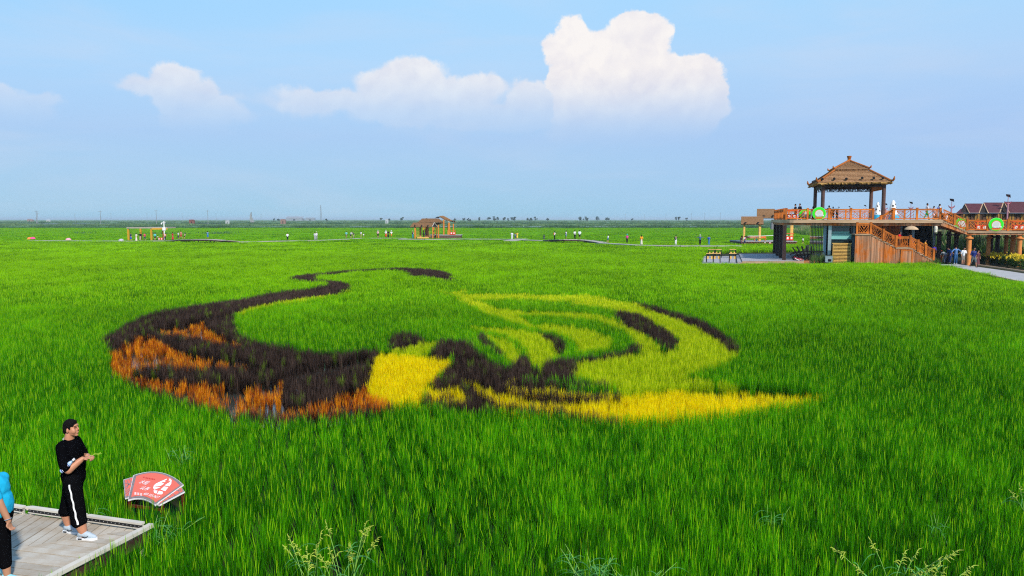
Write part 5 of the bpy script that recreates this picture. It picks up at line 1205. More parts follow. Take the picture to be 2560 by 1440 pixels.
def beam(x0, y0, x1, y1, z, label, leds=True):
    a, b = at(x0, y0, z), at(x1, y1, z)
    m = MB(); m.bar(a, b, .075, .028); o = m.build('light_beam', pale, None)
    d = (b - a).normalized(); n_ = Vector((d.y, -d.x, 0))
    root = tag(o, label, 'light beam', 'low light beams edging the boardwalk')
    m = MB(); m.bar(a + n_ * .020 - Vector((0, 0, .036)), b + n_ * .020 - Vector((0, 0, .036)), .03, .042); m.build('dark_channel', blk, o)
    m = MB(); k = int((b - a).length / .065)
    for i in range(k): q = a + (b - a) * ((i + .5) / k) + n_ * .0365 - Vector((0, 0, .034)); m.box(q.x - .0045, q.x + .0045, q.y - .004, q.y + .002, q.z - .0035, q.z + .0035)
    m.build('diodes', mat('dull_diode', (.35, .35, .36), .5), o, kind='stuff')
    m = MB(); m.bar(a + n_ * .02 - Vector((0, 0, .064)), b + n_ * .02 - Vector((0, 0, .064)), .05, .012); m.build('lower_lip', pale, o)
    m = MB()
    for q in (a + d * .03, b - d * .03): m.bar(q - Vector((0, 0, .018)), q - Vector((0, 0, z - .12)), .05, .05)
    m.build('support', pale, o)
beam(-80, 1246, 59, 1268, BZ + .10, 'short end of a low light beam at the left frame edge')
beam(76, 1268.5, 214, 1288, BZ + .10, 'middle low light beam passing behind the boy')
beam(221, 1289.5, 357, 1308.5, BZ + .10, 'right low light beam ending near the boardwalk corner')
m = MB(); m.bar(at(110, 1451, BZ + .03), at(379, 1312.5, BZ + .03), .085, .05); m.bar(at(112, 1458, BZ - .06), at(372, 1322, BZ - .06), .05, .05)
tag(m.build('edge_beam', pale), 'long pale timber edge beam along the right side of the boardwalk', 'edge beam')
m = MB()
for x, y in ((66, 1269), (217, 1290)): m.bar(at(x - 6, y + 2, BZ + .02), at(x + 12, y + .5, BZ + .02), .07, .04)
m.build('cross_piece', pale, bw)

# ---------------------------------------------------------------- fan shaped sign
zA = .50; zB_ = .69
pA, pB, pC = at(319.8, 1250.3, zA), at(386.6, 1262.9, zA - .01), at(389.3, 1180.3, zB_)
pn = (pB - pA).cross(pC - pA).normalized()
if pn.z < 0: pn.negate()
camp = Vector((0, 0, H))
def onp(x, y, off=0.):
    u, v = (x - 1280) / F, (720 - y) / F; d = Vector((u, CP + v * SP, -SP + v * CP)); q0 = pA + pn * off
    t_ = (q0 - camp).dot(pn) / d.dot(pn); return camp + d * t_
def S5(x, y): return (290 + x / 11.08, 1160 + y / 11.08)
sg = empty('fan_sign', (pA.x, pA.y, 0), 'red fan shaped notice board with white lettering on red legs in the rice', 'sign')
def flat(name, pts, mt, off, th=.004, parent=sg):
    P3 = [onp(*S5(x, y), off) - sg.location for x, y in pts]
    m = MB(); m.slab([p - pn * th for p in P3], tuple(pn * th)); return m.build(name, mt, parent)
def arc(p, q, bulge, n=10):
    p, q = Vector(p), Vector(q); mdl = (p + q) / 2 + Vector(bulge)
    return [tuple((1 - t_) ** 2 * p + 2 * t_ * (1 - t_) * (2 * mdl - (p + q) / 2) + t_ ** 2 * q) for t_ in np.linspace(0, 1, n)]
coral = mat('coral_print', (.72, .135, .085), .5, .3); frame_ = mat('grey_brown_print', (.24, .19, .19), .6, .3, var=.3, vscale=30); edgew = mat('white_edge', (.75, .73, .74), .5)
flat('left_wing', [(205, 435), (480, 350), (560, 330), (420, 900), (250, 955)], edgew, -.012, .018); flat('left_wing_print', [(212, 440), (480, 352), (560, 332), (420, 895), (255, 945)], frame_, -.009)
flat('left_wing_panel', [(245, 450), (480, 375), (480, 850), (270, 890)], coral, -.006)
flat('right_wing', [(1780, 590), (1905, 770), (1200, 1145), (1050, 1110)], edgew, -.012, .018); flat('right_wing_print', [(1780, 592), (1895, 760), (1200, 1128), (1060, 1100)], frame_, -.009)
flat('right_wing_panel', [(1800, 645), (1845, 745), (1215, 1080), (1210, 1020)], coral, -.006)
lat = []
for a, b in (((250, 520), (480, 600)), ((260, 640), (470, 470)), ((265, 760), (440, 640)), ((300, 450), (350, 560)), ((350, 560), (280, 700)), ((270, 820), (420, 700)), ((360, 420), (450, 520)), ((300, 880), (400, 760)),
             ((1700, 680), (1760, 790)), ((1640, 740), (1800, 720)), ((1560, 800), (1640, 860)), ((1500, 870), (1560, 800)), ((1400, 900), (1500, 960)), ((1340, 990), (1400, 900)), ((1260, 1010), (1340, 1030)), ((1740, 640), (1800, 740))):
    p, q = Vector(a), Vector(b); n_ = Vector((-(q - p).y, (q - p).x)).normalized() * 9
    lat.append([tuple(p - n_), tuple(q - n_), tuple(q + n_), tuple(p + n_)])
for l in lat: flat('crackle_line', l, frame_, -.0035, .002)
outer = arc((480, 312), (1870, 572), (60, -210), 14) + [(1078, 1145)] + arc((1078, 1145), (330, 1003), (20, -110), 10)[1:]
flat('fan_edge', outer, edgew, .006, .02); o2 = arc((490, 318), (1855, 568), (60, -205), 14) + [(1075, 1125)] + arc((1075, 1125), (340, 985), (20, -105), 10)[1:]
flat('fan_border', o2, frame_, .010); o3 = arc((560, 335), (1765, 590), (60, -190), 14) + [(1095, 1058)] + arc((1095, 1058), (420, 908), (20, -95), 10)[1:]
flat('fan_panel', o3, coral, .014)
lw = mat('sign_white_ink', (.85, .85, .85), .5)
leaf = [[(1030, 660), (1050, 590), (1110, 540), (1260, 470), (1410, 405), (1400, 430), (1350, 460), (1370, 490), (1330, 500), (1290, 490), (1270, 520), (1330, 540), (1240, 600), (1120, 620), (1080, 590), (1100, 635), (1230, 640), (1060, 710)],
        [(1040, 730), (1150, 735), (1120, 815), (1080, 810), (1050, 780)], [(1460, 405), (1510, 410), (1540, 450), (1530, 540), (1480, 615), (1345, 590), (1440, 530), (1490, 500), (1500, 450), (1450, 470), (1480, 440)], [(1330, 620), (1450, 640), (1360, 750), (1235, 705)], [(1190, 740), (1290, 765), (1305, 800), (1260, 840), (1135, 835)]]
for l in leaf: flat('leaf_emblem', l, lw, .016, .0018)
def onsign(name, body, cx, cyy, x2, y2, size, mt, sx=1.):
    c = onp(*S5(cx, cyy), .0175); xr = (onp(*S5(x2, y2), .0175) - c).normalized(); yr = pn.cross(xr).normalized()
    o = textmesh(name, body, size, mt, sg, c - sg.location, (0, 0, 0), 1.)
    o.rotation_euler = Matrix((xr, yr, pn)).transposed().to_euler(); o.scale = (sx, 1, 1); return o
onsign('lettering', '水稻', 775, 515, 900, 545, .105, lw, .85); onsign('lettering', '认养', 790, 680, 920, 715, .105, lw, .85)
onsign('phone_lettering', '400-103-0427', 975, 872, 1200, 935, .082, lw, .72)
def marks(name, x0, y0, x1, y1, n, h, mt):
    for k in range(n):     # characters too small to read in the photograph: a few strokes each
        cx_, cy_ = x0 + (x1 - x0) * (k + .5) / n, y0 + (y1 - y0) * (k + .5) / n; w_ = (x1 - x0) / n * .38
        for a_, b_, c_, d_ in ((-1, -.9, 1, -.7), (-1, -.1, 1, .15), (-1, .75, 1, 1), (-.2, -.9, .25, 1)):
            flat(name, [(cx_ + a_ * w_, cy_ + b_ * h), (cx_ + c_ * w_, cy_ + b_ * h + 4), (cx_ + c_ * w_ - 6, cy_ + d_ * h + 4), (cx_ + a_ * w_ - 6, cy_ + d_ * h)], mt, .016, .0016)
marks('lettering_stroke', 500, 805, 735, 840, 3, 32, lw)
ink = mat('dark_red_ink', (.5, .02, .03), .5)
marks('red_lettering_stroke', 815, 378, 1085, 425, 6, 17, ink); flat('red_arrow', [(735, 365), (785, 345), (790, 388)], ink, .016, .0016)
legm = mat('shaded_red_leg', (.10, .008, .007), .5, .4)  # leg red darkened to stand in for the shade under the board
for x, y in ((375, 1020), (1290, 1150), (1850, 800), (560, 500)):
    q = onp(*S5(x, y), -.03) - sg.location; m = MB(); m.bar((q.x, q.y, q.z), (q.x, q.y, 0), .035, .035); m.build('leg', legm, sg)
a, b = onp(*S5(375, 1010), -.03) - sg.location, onp(*S5(1290, 1130), -.03) - sg.location; m = MB(); m.bar(a - Vector((0, 0, .08)), b - Vector((0, 0, .08)), .03, .04); m.build('crossbar', legm, sg)
# ---------------------------------------------------------------- weeds standing above the rice
wl = mat('weed_leaf', (.07, .26, .05), .6, .3, var=.3, vscale=3); wstem = mat('weed_stem', (.20, .40, .06), .6, .3); seed = mat('weed_seed', (.34, .42, .05), .7, .2, var=.3, vscale=30)
def weed(px, py, label, n=8, spread=.35, h=(.9, 1.25), leafy=3, heads=True, z=.55):
    p = at(px, py, z); e = empty('barnyard_grass', (p.x, p.y, 0), label, 'weed', 'tall weeds standing above the rice')
    lm = MB(); sm_ = MB(); hm_ = MB()
    for i in range(n):
        a = rng.uniform(0, 6.283); r0 = rng.uniform(0, .12); hh = rng.uniform(*h) * .9; dx, dy = rng.normal(0, spread), rng.normal(0, spread * .5)
        P_ = lambda t_: Vector((r0 * math.cos(a) + dx * t_ ** 1.6, r0 * math.sin(a) + dy * t_ ** 1.6, hh * t_ * (1 - .12 * t_)))
        sm_.tube([P_(t_) for t_ in np.linspace(.1, 1, 7)], [.0045] * 6 + [.002], 5)
        for k in range(leafy):
            t0 = rng.uniform(.45, .85); q = P_(t0); ang = rng.uniform(0, 6.283); L = rng.uniform(.18, .34); d = Vector((math.cos(ang), math.sin(ang) * .7, 0)); pr = []
            for tt in np.linspace(0, 1, 6): pr.append(q + d * L * tt + Vector((0, 0, L * (.75 * tt - 1.05 * tt * tt))))
            sdv = d.cross(Vector((0, 0, 1))).normalized()
            V_ = []; 
            for j, c in enumerate(pr): w_ = .0075 * (1 - (j / 5) ** 2) + .001; V_ += [c - sdv * w_, c + sdv * w_]
            lm.add(V_, [(2 * j, 2 * j + 1, 2 * j + 3, 2 * j + 2) for j in range(5)])
        if heads:
            tip = P_(1); hd = (P_(1) - P_(.85)).normalized()
            for k in range(9):
                q = tip - hd * .02 * k; ang = rng.uniform(0, 6.283); dv = (hd * .8 + Vector((math.cos(ang), math.sin(ang), rng.uniform(-.3, .2)))).normalized(); L = .03 + .008 * k
                sag = Vector((0, 0, -L * .35)); hm_.tube([q, q + dv * L * .5, q + dv * L + sag], [.0055, .007, .003], 5)
            hm_.tube([tip, tip + hd * .05 + Vector((0, 0, -.01)), tip + hd * .10 + Vector((.02, 0, -.04))], [.006, .006, .002], 5)
    lm.build('leaves', wl, e); sm_.build('stems', wstem, e)
    if heads: hm_.build('seed_heads', seed, e)
weed(775, 1428, 'tall weed clump with many yellow seed heads at the bottom left of centre', 8, .24, (.9, 1.25), 2)
weed(870, 1438, 'weed clump with leaning seed heads just right of the first one', 9, .20, (1.0, 1.5), 2)
weed(1480, 1420, 'broad leafy weed clump with arching blades at the bottom centre', 12, .26, (.70, .95), 7, False)
weed(1590, 1438, 'leafy weed clump right beside the broad arching one', 12, .22, (.65, .9), 6, False)
weed(2225, 1440, 'weed with drooping seed heads at the bottom right', 8, .30, (.85, 1.35), 3)
weed(2330, 1445, 'shorter weed with yellow seed heads right of the drooping one', 6, .2, (.8, 1.0), 3)
weed(2575, 1270, 'weed with seed heads at the right frame edge', 5, .2, (.9, 1.1), 2)
weed(392, 1310, 'grass tuft with long pale arching blades below the fan sign', 14, .22, (.62, .82), 5, False)
weed(228, 1280, 'thin grass tuft behind the boy', 4, .1, (.7, .85), 3, False)
weed(450, 1130, 'light green grass tuft standing out right above the fan sign', 7, .15, (.72, .9), 4, False)
weed(1935, 1275, 'small pale tuft of curved blades in the right foreground rice', 5, .12, (.68, .8), 3, False)
weed(2350, 1290, 'fine tuft of curved blades in the far right foreground rice', 4, .12, (.68, .8), 3, False)
# ---------------------------------------------------------------- shrubs, reeds and rough grass round the platform
def leafcloud(n, rx, ry, rz, sz, z0=.0, flat_=0.):
    V = []; Fc = []
    for i in range(n):
        a = rng.uniform(0, 6.283); c = rng.uniform(-1, 1); r_ = rng.uniform(.45, 1) ** .6; sxy = math.sqrt(1 - c * c)
        p = Vector((rx * r_ * sxy * math.cos(a), ry * r_ * sxy * math.sin(a), z0 + rz + rz * r_ * c))
        d = Vector(rng.normal(0, 1, 3)); d.normalize(); e2_ = d.orthogonal().normalized(); s_ = sz * rng.uniform(.6, 1.3)
        k = len(V); V += [p - d * s_, p + e2_ * s_ * .35, p + d * s_, p - e2_ * s_ * .35]; Fc.append((k, k + 1, k + 2, k + 3))
    return V, Fc
shr = leafmat('shrub_leaf', (.05, .13, .02), (.09, .20, .03), None, (.16, .26, .05)); flo = mat('yellow_blossom', (.75, .55, .02), .7)
def shrub(px, py, r_, h_, label, blossoms=60, z=0, name='flowering_shrub'):
    p = at(px, py, z); e = empty(name, (p.x, p.y, 0), label, 'shrub', 'bushes along the right path')
    m = MB()
    for k in range(4):
        V, Fc = leafcloud(260, r_ * .6, r_ * .6, h_ * .42, .10, .05); off = Vector((rng.uniform(-.5, .5) * r_, rng.uniform(-.4, .4) * r_, rng.uniform(0, .15) * h_)); m.add([Vector(q) + off for q in V], Fc)
    m.build('foliage', shr, e)
    m = MB()
    for k in range(5): m.tube([(0, 0, 0), (rng.uniform(-.4, .4) * r_, rng.uniform(-.4, .4) * r_, h_ * .8)], [.03, .01], 5)
    m.build('stems', mat('shrub_stem', (.06, .045, .02), .8), e)
    if blossoms:
        m = MB()
        for k in range(blossoms):
            a = rng.uniform(0, 6.283); f = rng.uniform(0, 1) ** .5; q = Vector((r_ * .95 * f * math.cos(a), r_ * .95 * f * math.sin(a), h_ * (.72 + .35 * (1 - f * f)) + rng.uniform(-.15, .1)))
            for j in range(3): m.bar(q + Vector(rng.normal(0, .04, 3)), q + Vector(rng.normal(0, .06, 3)) + Vector((0, 0, .1)), .05, .02)
        m.build('blossoms', flo, e)
SH = [(2428, 655, .9, 1.5, 'yellow flowering bush behind the white shirted man', 60), (2455, 658, .9, 1.1, 'green bush with few flowers just right of the walking pair', 15), (2476, 662, 1.1, 1.5, 'yellow flowering bush right of the walking pair', 80),
      (2497, 664, 1.1, 1.4, 'broad yellow flowering bush under the green walkway sign', 110), (2518, 668, 1.0, 1.7, 'darker leafy bush between two flowering ones', 8), (2537, 670, 1.1, 1.5, 'yellow flowering bush near the right orange column', 110), (2562, 674, 1.2, 1.5, 'yellow flowering bush cut by the right frame edge', 120),
      (2500, 656, 1.0, 2.6, 'tall feathery green bush between the walkway columns', 0), (2525, 652, 1.1, 3.2, 'tallest green bush reaching up beside the pale column', 0), (2555, 662, 1.0, 2.0, 'leafy bush behind the bushes at the right frame edge', 20)]
for a in SH: shrub(a[0], a[1], a[2] * .8, a[3] * .8, a[4], a[5])
RE = leafmat('reed_leaf', (.06, .15, .03), (.16, .30, .07), (.30, .28, .14), (.22, .32, .08), patch=.5)
REEDC = pcol('reed_clump', [proto('p', 60, 0, 1.9, .05, .16, 3, square=1.2, heads=8, headw=1.6) for _ in range(4)])
def band(name, poly_px, dens, col, npro, scl, m, label, z=0., jit=.25):
    P3 = [at(x, y, z) for x, y in poly_px]; xs = [p.x for p in P3]; ys = [p.y for p in P3]
    n = int((max(xs) - min(xs)) * (max(ys) - min(ys)) * dens); n = min(n, 60000)
    x = rng.uniform(min(xs), max(xs), n); y = rng.uniform(min(ys), max(ys), n); s = in_poly(x, y, [(p.x, p.y) for p in P3]); x, y = x[s], y[s]; n = len(x)
    if n < 2: return
    hn = 1 + jit * np.sin(x * .21 + 2 * np.sin(y * .09)) * np.cos(x * .07 + y * .05) + rng.normal(0, jit * .5, n)
    S = np.stack([np.full(n, scl[0]), np.full(n, scl[0]), scl[1] * np.clip(hn, .4, 2)], 1)
    return scatter(name, np.stack([x, y, np.full(n, z)], 1), col, rng.integers(0, npro, n), S, np.stack([rng.normal(0, .06, n), rng.normal(0, .06, n), rng.uniform(0, 6.283, n)], 1), m, label)
band('reeds', [(2240, 628), (2330, 632), (2440, 646), (2640, 655), (2640, 596), (2280, 592)], .8, REEDC, 4, (1.3, 1.5), RE, 'tall green reeds growing behind and under the walkway')
band('reeds', [(1985, 590), (2200, 606), (2700, 606), (2700, 575), (2000, 575)], .10, REEDC, 4, (2.2, 1.1), RE, 'tall reeds beyond the platform at the right')
band('verge_grass', [(2020, 661), (2120, 662), (2350, 667), (2350, 661.5), (2120, 659.5), (2030, 659)], 5, NEAR, 7, (1.6, 1.5), RE, 'rough uncut grass along the foot of the platform and stairs', jit=.45)
band('verge_grass', [(2330, 668), (2400, 681), (2640, 740), (2640, 750), (2400, 690), (2330, 672)], 6, NEAR, 7, (1.3, .45), G, 'grass verge along the near side of the right path', jit=.3)
# reed and crop belts of the far plain
FR = leafmat('far_reed_leaf', (.08, .17, .07), (.16, .29, .11), None, (.25, .34, .15), patch=.8)
FR2 = leafmat('far_dark_reed_leaf', (.035, .10, .05), (.075, .18, .08), None, (.12, .22, .09), patch=.8)
FC = pcol('belt_clump', [proto('p', 90, 0, 1.0, .35, .3, 1, square=6, hv=.3) for _ in range(4)])
def belt(y0, y1, dens, hgt, m, label, x0=-200, x1=2760):
    band('reed_belt', [(x0, y0), (x1, y0), (x1, y1), (x0, y1)], dens, FC, 4, (1.3, hgt), m, label, jit=.55)
belt(572.3, 570.6, .10, 1.1, FR2, 'dark reed belt at the far edge of the rice')
belt(565.8, 563.0, .02, 1.3, FR, 'lighter green reed belt beyond the pale water strip')
belt(560.6, 558.8, .010, 1.5, FR2, 'blue green reed belt on the distant plain')
belt(556.0, 554.0, .0022, 1.8, FR, 'most distant reed belt below the horizon')
belt(589, 587.5, .012, 1.0, FR2, 'broken darker weed line in the left rice beyond the shelter', -100, 640)
wat = mat('pale_far_water', (.35, .42, .45), .25, .8)
for k, pts in enumerate([[(0, 569.5), (250, 569), (700, 567.8), (1000, 567.6), (1000, 566.4), (700, 566.6), (250, 567.6), (0, 568.2)], [(1120, 562), (1820, 561.6), (1820, 562.6), (1120, 563.2)], [(0, 560.3), (560, 559), (560, 558.3), (0, 559.2)], [(880, 567.3), (1820, 560.9 + 6.2), (1820, 566), (880, 566)]]):
    g = MB(); g.add([at(x, y, .5) for x, y in pts], [tuple(range(len(pts)))]); tag(g.build('water_channel', wat), kind='structure')
# ---------------------------------------------------------------- far boardwalk, footbridges and landings
def zpath(name, pts, w_, mt, label=None, th=.12):
    """walkway ribbon through photograph points with heights"""
    c = [at(x, y, z) for x, y, z in pts]; m = MB()
    for i, (a, b) in enumerate(zip(c, c[1:])):
        d = (b - a).normalized(); n_ = Vector((-d.y, d.x, 0)) * w_ / 2
        m.slab([a - n_ - Vector((0, 0, th)), b - n_ - Vector((0, 0, th)), b + n_ - Vector((0, 0, th)), a + n_ - Vector((0, 0, th))], (0, 0, th - .002 * (i % 2)))
    return m.build(name, mt)
bwm = mat('far_boardwalk_board', (.40, .37, .34), .8, var=.2, vscale=1)
tag(zpath('path', [(80, 601, BZ), (300, 602.2, BZ), (430, 601.5, BZ)], 2, bwm), kind='structure')
tag(zpath('path', [(590, 604.5, BZ), (700, 602, BZ), (800, 600.5, BZ), (865, 597.5, BZ), (910, 595, BZ), (1000, 595, BZ), (1030, 597.5, BZ)], 1.8, bwm), kind='structure')
tag(zpath('path', [(1000, 597.5, .62), (1060, 598, .62), (1160, 597, .62), (1260, 597.5, .62), (1320, 599.5, .62), (1370, 601.5, BZ)], 1.8, bwm), kind='structure')
tag(zpath('path', [(1500, 607, .6), (1600, 612.5, .6), (1700, 614, .6), (1790, 614.2, .6), (1850, 614, .6)], 1.8, bwm), kind='structure')
def bridge(pts, label, w_=2.0):
    c = [at(x, y, z) for x, y, z in pts]; e = empty('footbridge', (c[0].x, c[0].y, 0), label, 'footbridge', 'low arched plank footbridges')
    o_ = e.location
    m = MB()
    for a, b in zip(c, c[1:]):
        d = (b - a); n_ = Vector((-d.y, d.x, 0)).normalized() * w_ / 2; K = max(1, int(d.length / .5))
        for k in range(K):
            p, q = a + d * (k / K) - o_, a + d * ((k + .9) / K) - o_; m.slab([p - n_ - Vector((0, 0, .05)), q - n_ - Vector((0, 0, .05)), q + n_ - Vector((0, 0, .05)), p + n_ - Vector((0, 0, .05))], (0, 0, .05))
    m.build('planks', bwm, e, kind='stuff')
    for sg_ in (-1, 1):
        m = MB()
        for a, b in zip(c, c[1:]): d = (b - a); n_ = Vector((-d.y, d.x, 0)).normalized() * (w_ / 2 + .05) * sg_; m.bar(a - o_ + n_ - Vector((0, 0, .14)), b - o_ + n_ - Vector((0, 0, .14)), .08, .22); 
        m.build('side_beam', darkw, e)
        m = MB()
        for a, b in zip(c, c[1:]): d = (b - a); n_ = Vector((-d.y, d.x, 0)).normalized() * (w_ / 2 + .05) * sg_; m.bar(a - o_ + n_ + Vector((0, 0, .02)), b - o_ + n_ + Vector((0, 0, .02)), .10, .08)
        m.build('edge_rail', bwm, e)
    m = MB()
    for a in c[1:-1]:
        for sg_ in (-.8, .8): m.box(a.x - o_.x + sg_ * .1 - .08, a.x - o_.x + sg_ * .1 + .08, a.y - o_.y + sg_, a.y - o_.y + sg_ + .16, 0, a.z - .2)
    m.build('posts', darkw, e)
bridge([(428, 602, .6), (455, 599.5, .85), (490, 598.5, 1.0), (530, 599, 1.0), (560, 601, .85), (592, 603.5, .6)], 'low arched footbridge right of the yellow shelter')
bridge([(1370, 601.2, .6), (1385, 600, .85), (1410, 599.3, 1.0), (1445, 599.3, 1.0), (1470, 601, .9), (1508, 606.5, .6)], 'low arched footbridge with four people in white near the centre')
e = empty('landing', at(1257, 601, .6), 'square grey landing under the trio of visitors', 'landing')
m = MB(); m.slab([at(x, y, .6) - e.location - Vector((0, 0, .1)) for x, y in ((1258, 601.6), (1290, 601.8), (1320, 596.8), (1292, 596.5))], (0, 0, .1)); m.build('platform', bwm, e)
# ---------------------------------------------------------------- yellow shelter and camera mast
yel = mat('yellow_post_paint', (.55, .29, .015), .5, .3)
ys = empty('yellow_shelter', at(320, 603, .3), 'open shelter with yellow posts and a thin flat roof in the far left rice', 'shelter'); o_ = ys.location; YS = o_.y
def rel(px, py, dy=0): return atY(px, py, YS + dy) - o_
for px, dy in ((320.5, 0), (378, 0), (351.5, 5), (408, 2)):
    a = rel(px, 571.5, dy); m = MB(); m.box(a.x - .16, a.x + .16, dy - .16, dy + .16, 0, a.z); m.build('post', yel, ys)
a, b = rel(318, 571, 0), rel(408.5, 571, 0)
m = MB(); m.slab([(a.x, -.3, a.z), (rel(379, 571).x, -.3, a.z), (b.x, 1.8, b.z), (b.x, 6, b.z), (a.x + 2.5, 6, a.z)], (0, 0, .25)); m.build('roof', mat('weathered_roof_board', (.38, .33, .28), .8, var=.2), ys)
m = MB(); m.bar((rel(380, 571).x, -.2, a.z - .1), (b.x, 1.9, b.z - .1), .12, .3); m.build('beam', yel, ys)
p = atY(409.5, 553, YS - .5); e = empty('camera_mast', (p.x, p.y, 0), 'white mast with surveillance camera beside the yellow shelter', 'mast')
m = MB(); m.tube([(0, 0, 0), (0, 0, p.z)], .11, 8); m.build('pole', white, e)
m = MB(); m.bar((-.5, 0, p.z - .3), (.4, 0, p.z - .2), .08, .08); m.build('arm', white, e); m = MB(); ell(m, (-.5, 0, p.z - .55), (.16, .16, .2)); m.build('camera_dome', white, e); m = MB(); m.box(-.3, .3, -.15, .15, p.z - 1.9, p.z - 1.3); m.build('control_box', white, e)
litterbin(at(402, 601.5, .4), 'red litter bin under the yellow shelter', 1.0, 0, False)
# ---------------------------------------------------------------- thatched shelter in the middle distance
tsn = empty('thatched_shelter', at(1037, 597.5, .4), 'long thatched shelter with orange posts and bench between the walkers', 'shelter'); o_ = tsn.location; TY = o_.y
def rt(px, py, dy=0): return atY(px, py, TY + dy) - o_
def T8(x, y): return (1000 + x / 14.222, 520 + y / 14.222)
opost = mat('orange_shelter_post', (.62, .22, .03), .5, .3, var=.2)
def troof(bl, br, tr, tl, dyb, dyt, n=7):
    courses(tsn, rt(*T8(*bl), dyb), rt(*T8(*br), dyb), rt(*T8(*tr), dyt), rt(*T8(*tl), dyt), n, thatch, .09, 'thatch_slope', .05)
troof((360, 670), (1150, 670), (1215, 530), (470, 520), 0, 1.6)
troof((620, 520), (1530, 500), (1380, 375), (800, 375), 3.6, 6.0); troof((1530, 520), (1250, 620), (1230, 540), (1480, 520), 4.5, 5.2, 3)
troof((1560, 400), (1970, 510), (1530, 275), (1360, 290), 6.2, 8.0); 
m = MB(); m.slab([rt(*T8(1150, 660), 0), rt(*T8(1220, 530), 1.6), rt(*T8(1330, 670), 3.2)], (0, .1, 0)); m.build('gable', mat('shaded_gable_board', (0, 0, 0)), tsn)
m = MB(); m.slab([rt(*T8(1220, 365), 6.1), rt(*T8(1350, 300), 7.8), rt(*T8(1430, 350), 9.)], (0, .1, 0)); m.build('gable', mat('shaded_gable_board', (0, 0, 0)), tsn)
m = MB(); m.bar(rt(*T8(1150, 655), -.1), rt(*T8(1220, 520), 1.5), .08, .1); m.bar(rt(*T8(1220, 520), 1.5), rt(*T8(1330, 665), 3.1), .08, .1); m.bar(rt(*T8(1360, 285), 7.9), rt(*T8(1760, 510), 6.1), .08, .1); m.build('bargeboard', pale, tsn)
for x, yb_, yt_, dy, w_ in ((540, 1085, 680, .4, .17), (1165, 1085, 670, .3, .11), (1005, 970, 680, 2.5, .11), (830, 1000, 680, 3.4, .11), (895, 1000, 680, 3.2, .11), (1205, 970, 680, 4, .13), (1300, 1075, 680, 2.2, .12), (1368, 1080, 600, 1.6, .15), (1555, 960, 420, 5, .16), (1745, 960, 520, 5.6, .24), (1900, 840, 560, 8, .13), (1700, 960, 560, 8, .10)):
    a = rt(*T8(x, yt_), dy); m = MB(); m.box(a.x - w_, a.x + w_, dy - w_, dy + w_, 0, a.z); m.build('post', opost, tsn)
for xa, xb, dy in ((690, 760, 2), (900, 985, 2)):
    a, b = rt(*T8(xa, 680), dy), rt(*T8(xb, 680), dy); m = MB(); m.box(a.x, b.x, dy, dy + .1, 0, a.z); m.build('wall_panel', clad, tsn)
for xa, xb in ((565, 690), (1010, 1130)):
    for k in range(8): y = 720 + k * 42; a, b = rt(*T8(xa, y), 1.0), rt(*T8(xb, y), 1.0); m = MB(); m.bar(a, b, .04, .05); m.build('slat', slatw, tsn)
for x, y in ((530, 620), (775, 625), (995, 620), (1815, 475), (1875, 465), (1940, 470)):
    a = rt(*T8(x, y), .0 if x < 1100 else 6.); m = MB(); m.box(a.x - .12, a.x + .12, a.y - .3, a.y + .1, a.z - .1, a.z + .12); m.build('roof_spotlight', blk, tsn)
m = MB(); a, b = rt(*T8(610, 1040), -.3), rt(*T8(1020, 1040), -.3); m.box(a.x, b.x, -.5, .4, a.z - .25, a.z); m.build('bench', mat('honey_slat_wood', (0, 0, 0)), tsn)
brick = mat('brown_brick_face', (.17, .10, .075), .85, var=.4, vscale=3)
a, b = rt(*T8(1030, 965), 2.8), rt(*T8(2150, 955), 2.8); m = MB(); m.box(a.x, b.x, 2.8, 9, 0, a.z - .08); m.build('plinth', brick, tsn); m = MB(); m.box(a.x - .1, b.x + .15, 2.7, 9.1, a.z - .08, a.z + .04); m.build('plinth_top', bwm, tsn)
litterbin(Vector((rt(*T8(1875, 950), 3.4).x, 3.4, a.z + .04)) + o_, 'red litter bin on the plinth of the thatched shelter', 1.1, 0)
# ---------------------------------------------------------------- thatched shelter behind the platform at the right
ts2 = empty('thatched_shelter', at(1860, 613, .2), 'two stepped thatched roofs on posts over a latticed deck left of the platform', 'shelter'); o_ = ts2.location; Y2 = o_.y
def r2(px, py, dy=0): return atY(px, py, Y2 + dy) - o_
def T13(x, y): return (1840 + x / 13.09, 510 + y / 13.09)
def roof2(x0, y0, x1, y1, dy):
    a, b, c, d = r2(*T13(x0, y1), dy), r2(*T13(x1, y1), dy), r2(*T13(x1, y0), dy + 2), r2(*T13(x0 + 8, y0), dy + 2); courses(ts2, a, b, c, d, 8, thatch, .08, 'thatch_slope', .04)
    courses(ts2, r2(*T13(x0, y1), dy + 4), r2(*T13(x1, y1), dy + 4), c, d, 4, thatch, .08, 'thatch_slope', .04)
    m = MB(); m.box(a.x, b.x, dy + .1, dy + .25, a.z - .12, a.z + .05); m.build('eave_board', mat('honey_slat_wood', (0, 0, 0)), ts2)
roof2(165, 410, 900, 665, 0); roof2(680, 160, 1270, 455, 3)
for x, dy, yt_, w_ in ((270, .6, 670, .16), (780, .6, 670, .19), (1810, 5, 700, .2), (1840, 5.5, 700, .16)):
    a = r2(*T13(x, yt_), dy); m = MB(); m.box(a.x - w_, a.x + w_, dy - w_, dy + w_, .3, a.z); m.build('post', mat('honey_slat_wood', (0, 0, 0)), ts2)
for x, y in ((305, 610), (720, 612), (900, 390), (1205, 385)):
    a = r2(*T13(x, y), 0 if x < 800 else 3); m = MB(); m.box(a.x - .13, a.x + .13, a.y - .3, a.y + .1, a.z - .12, a.z + .12); m.build('roof_spotlight', blk, ts2)
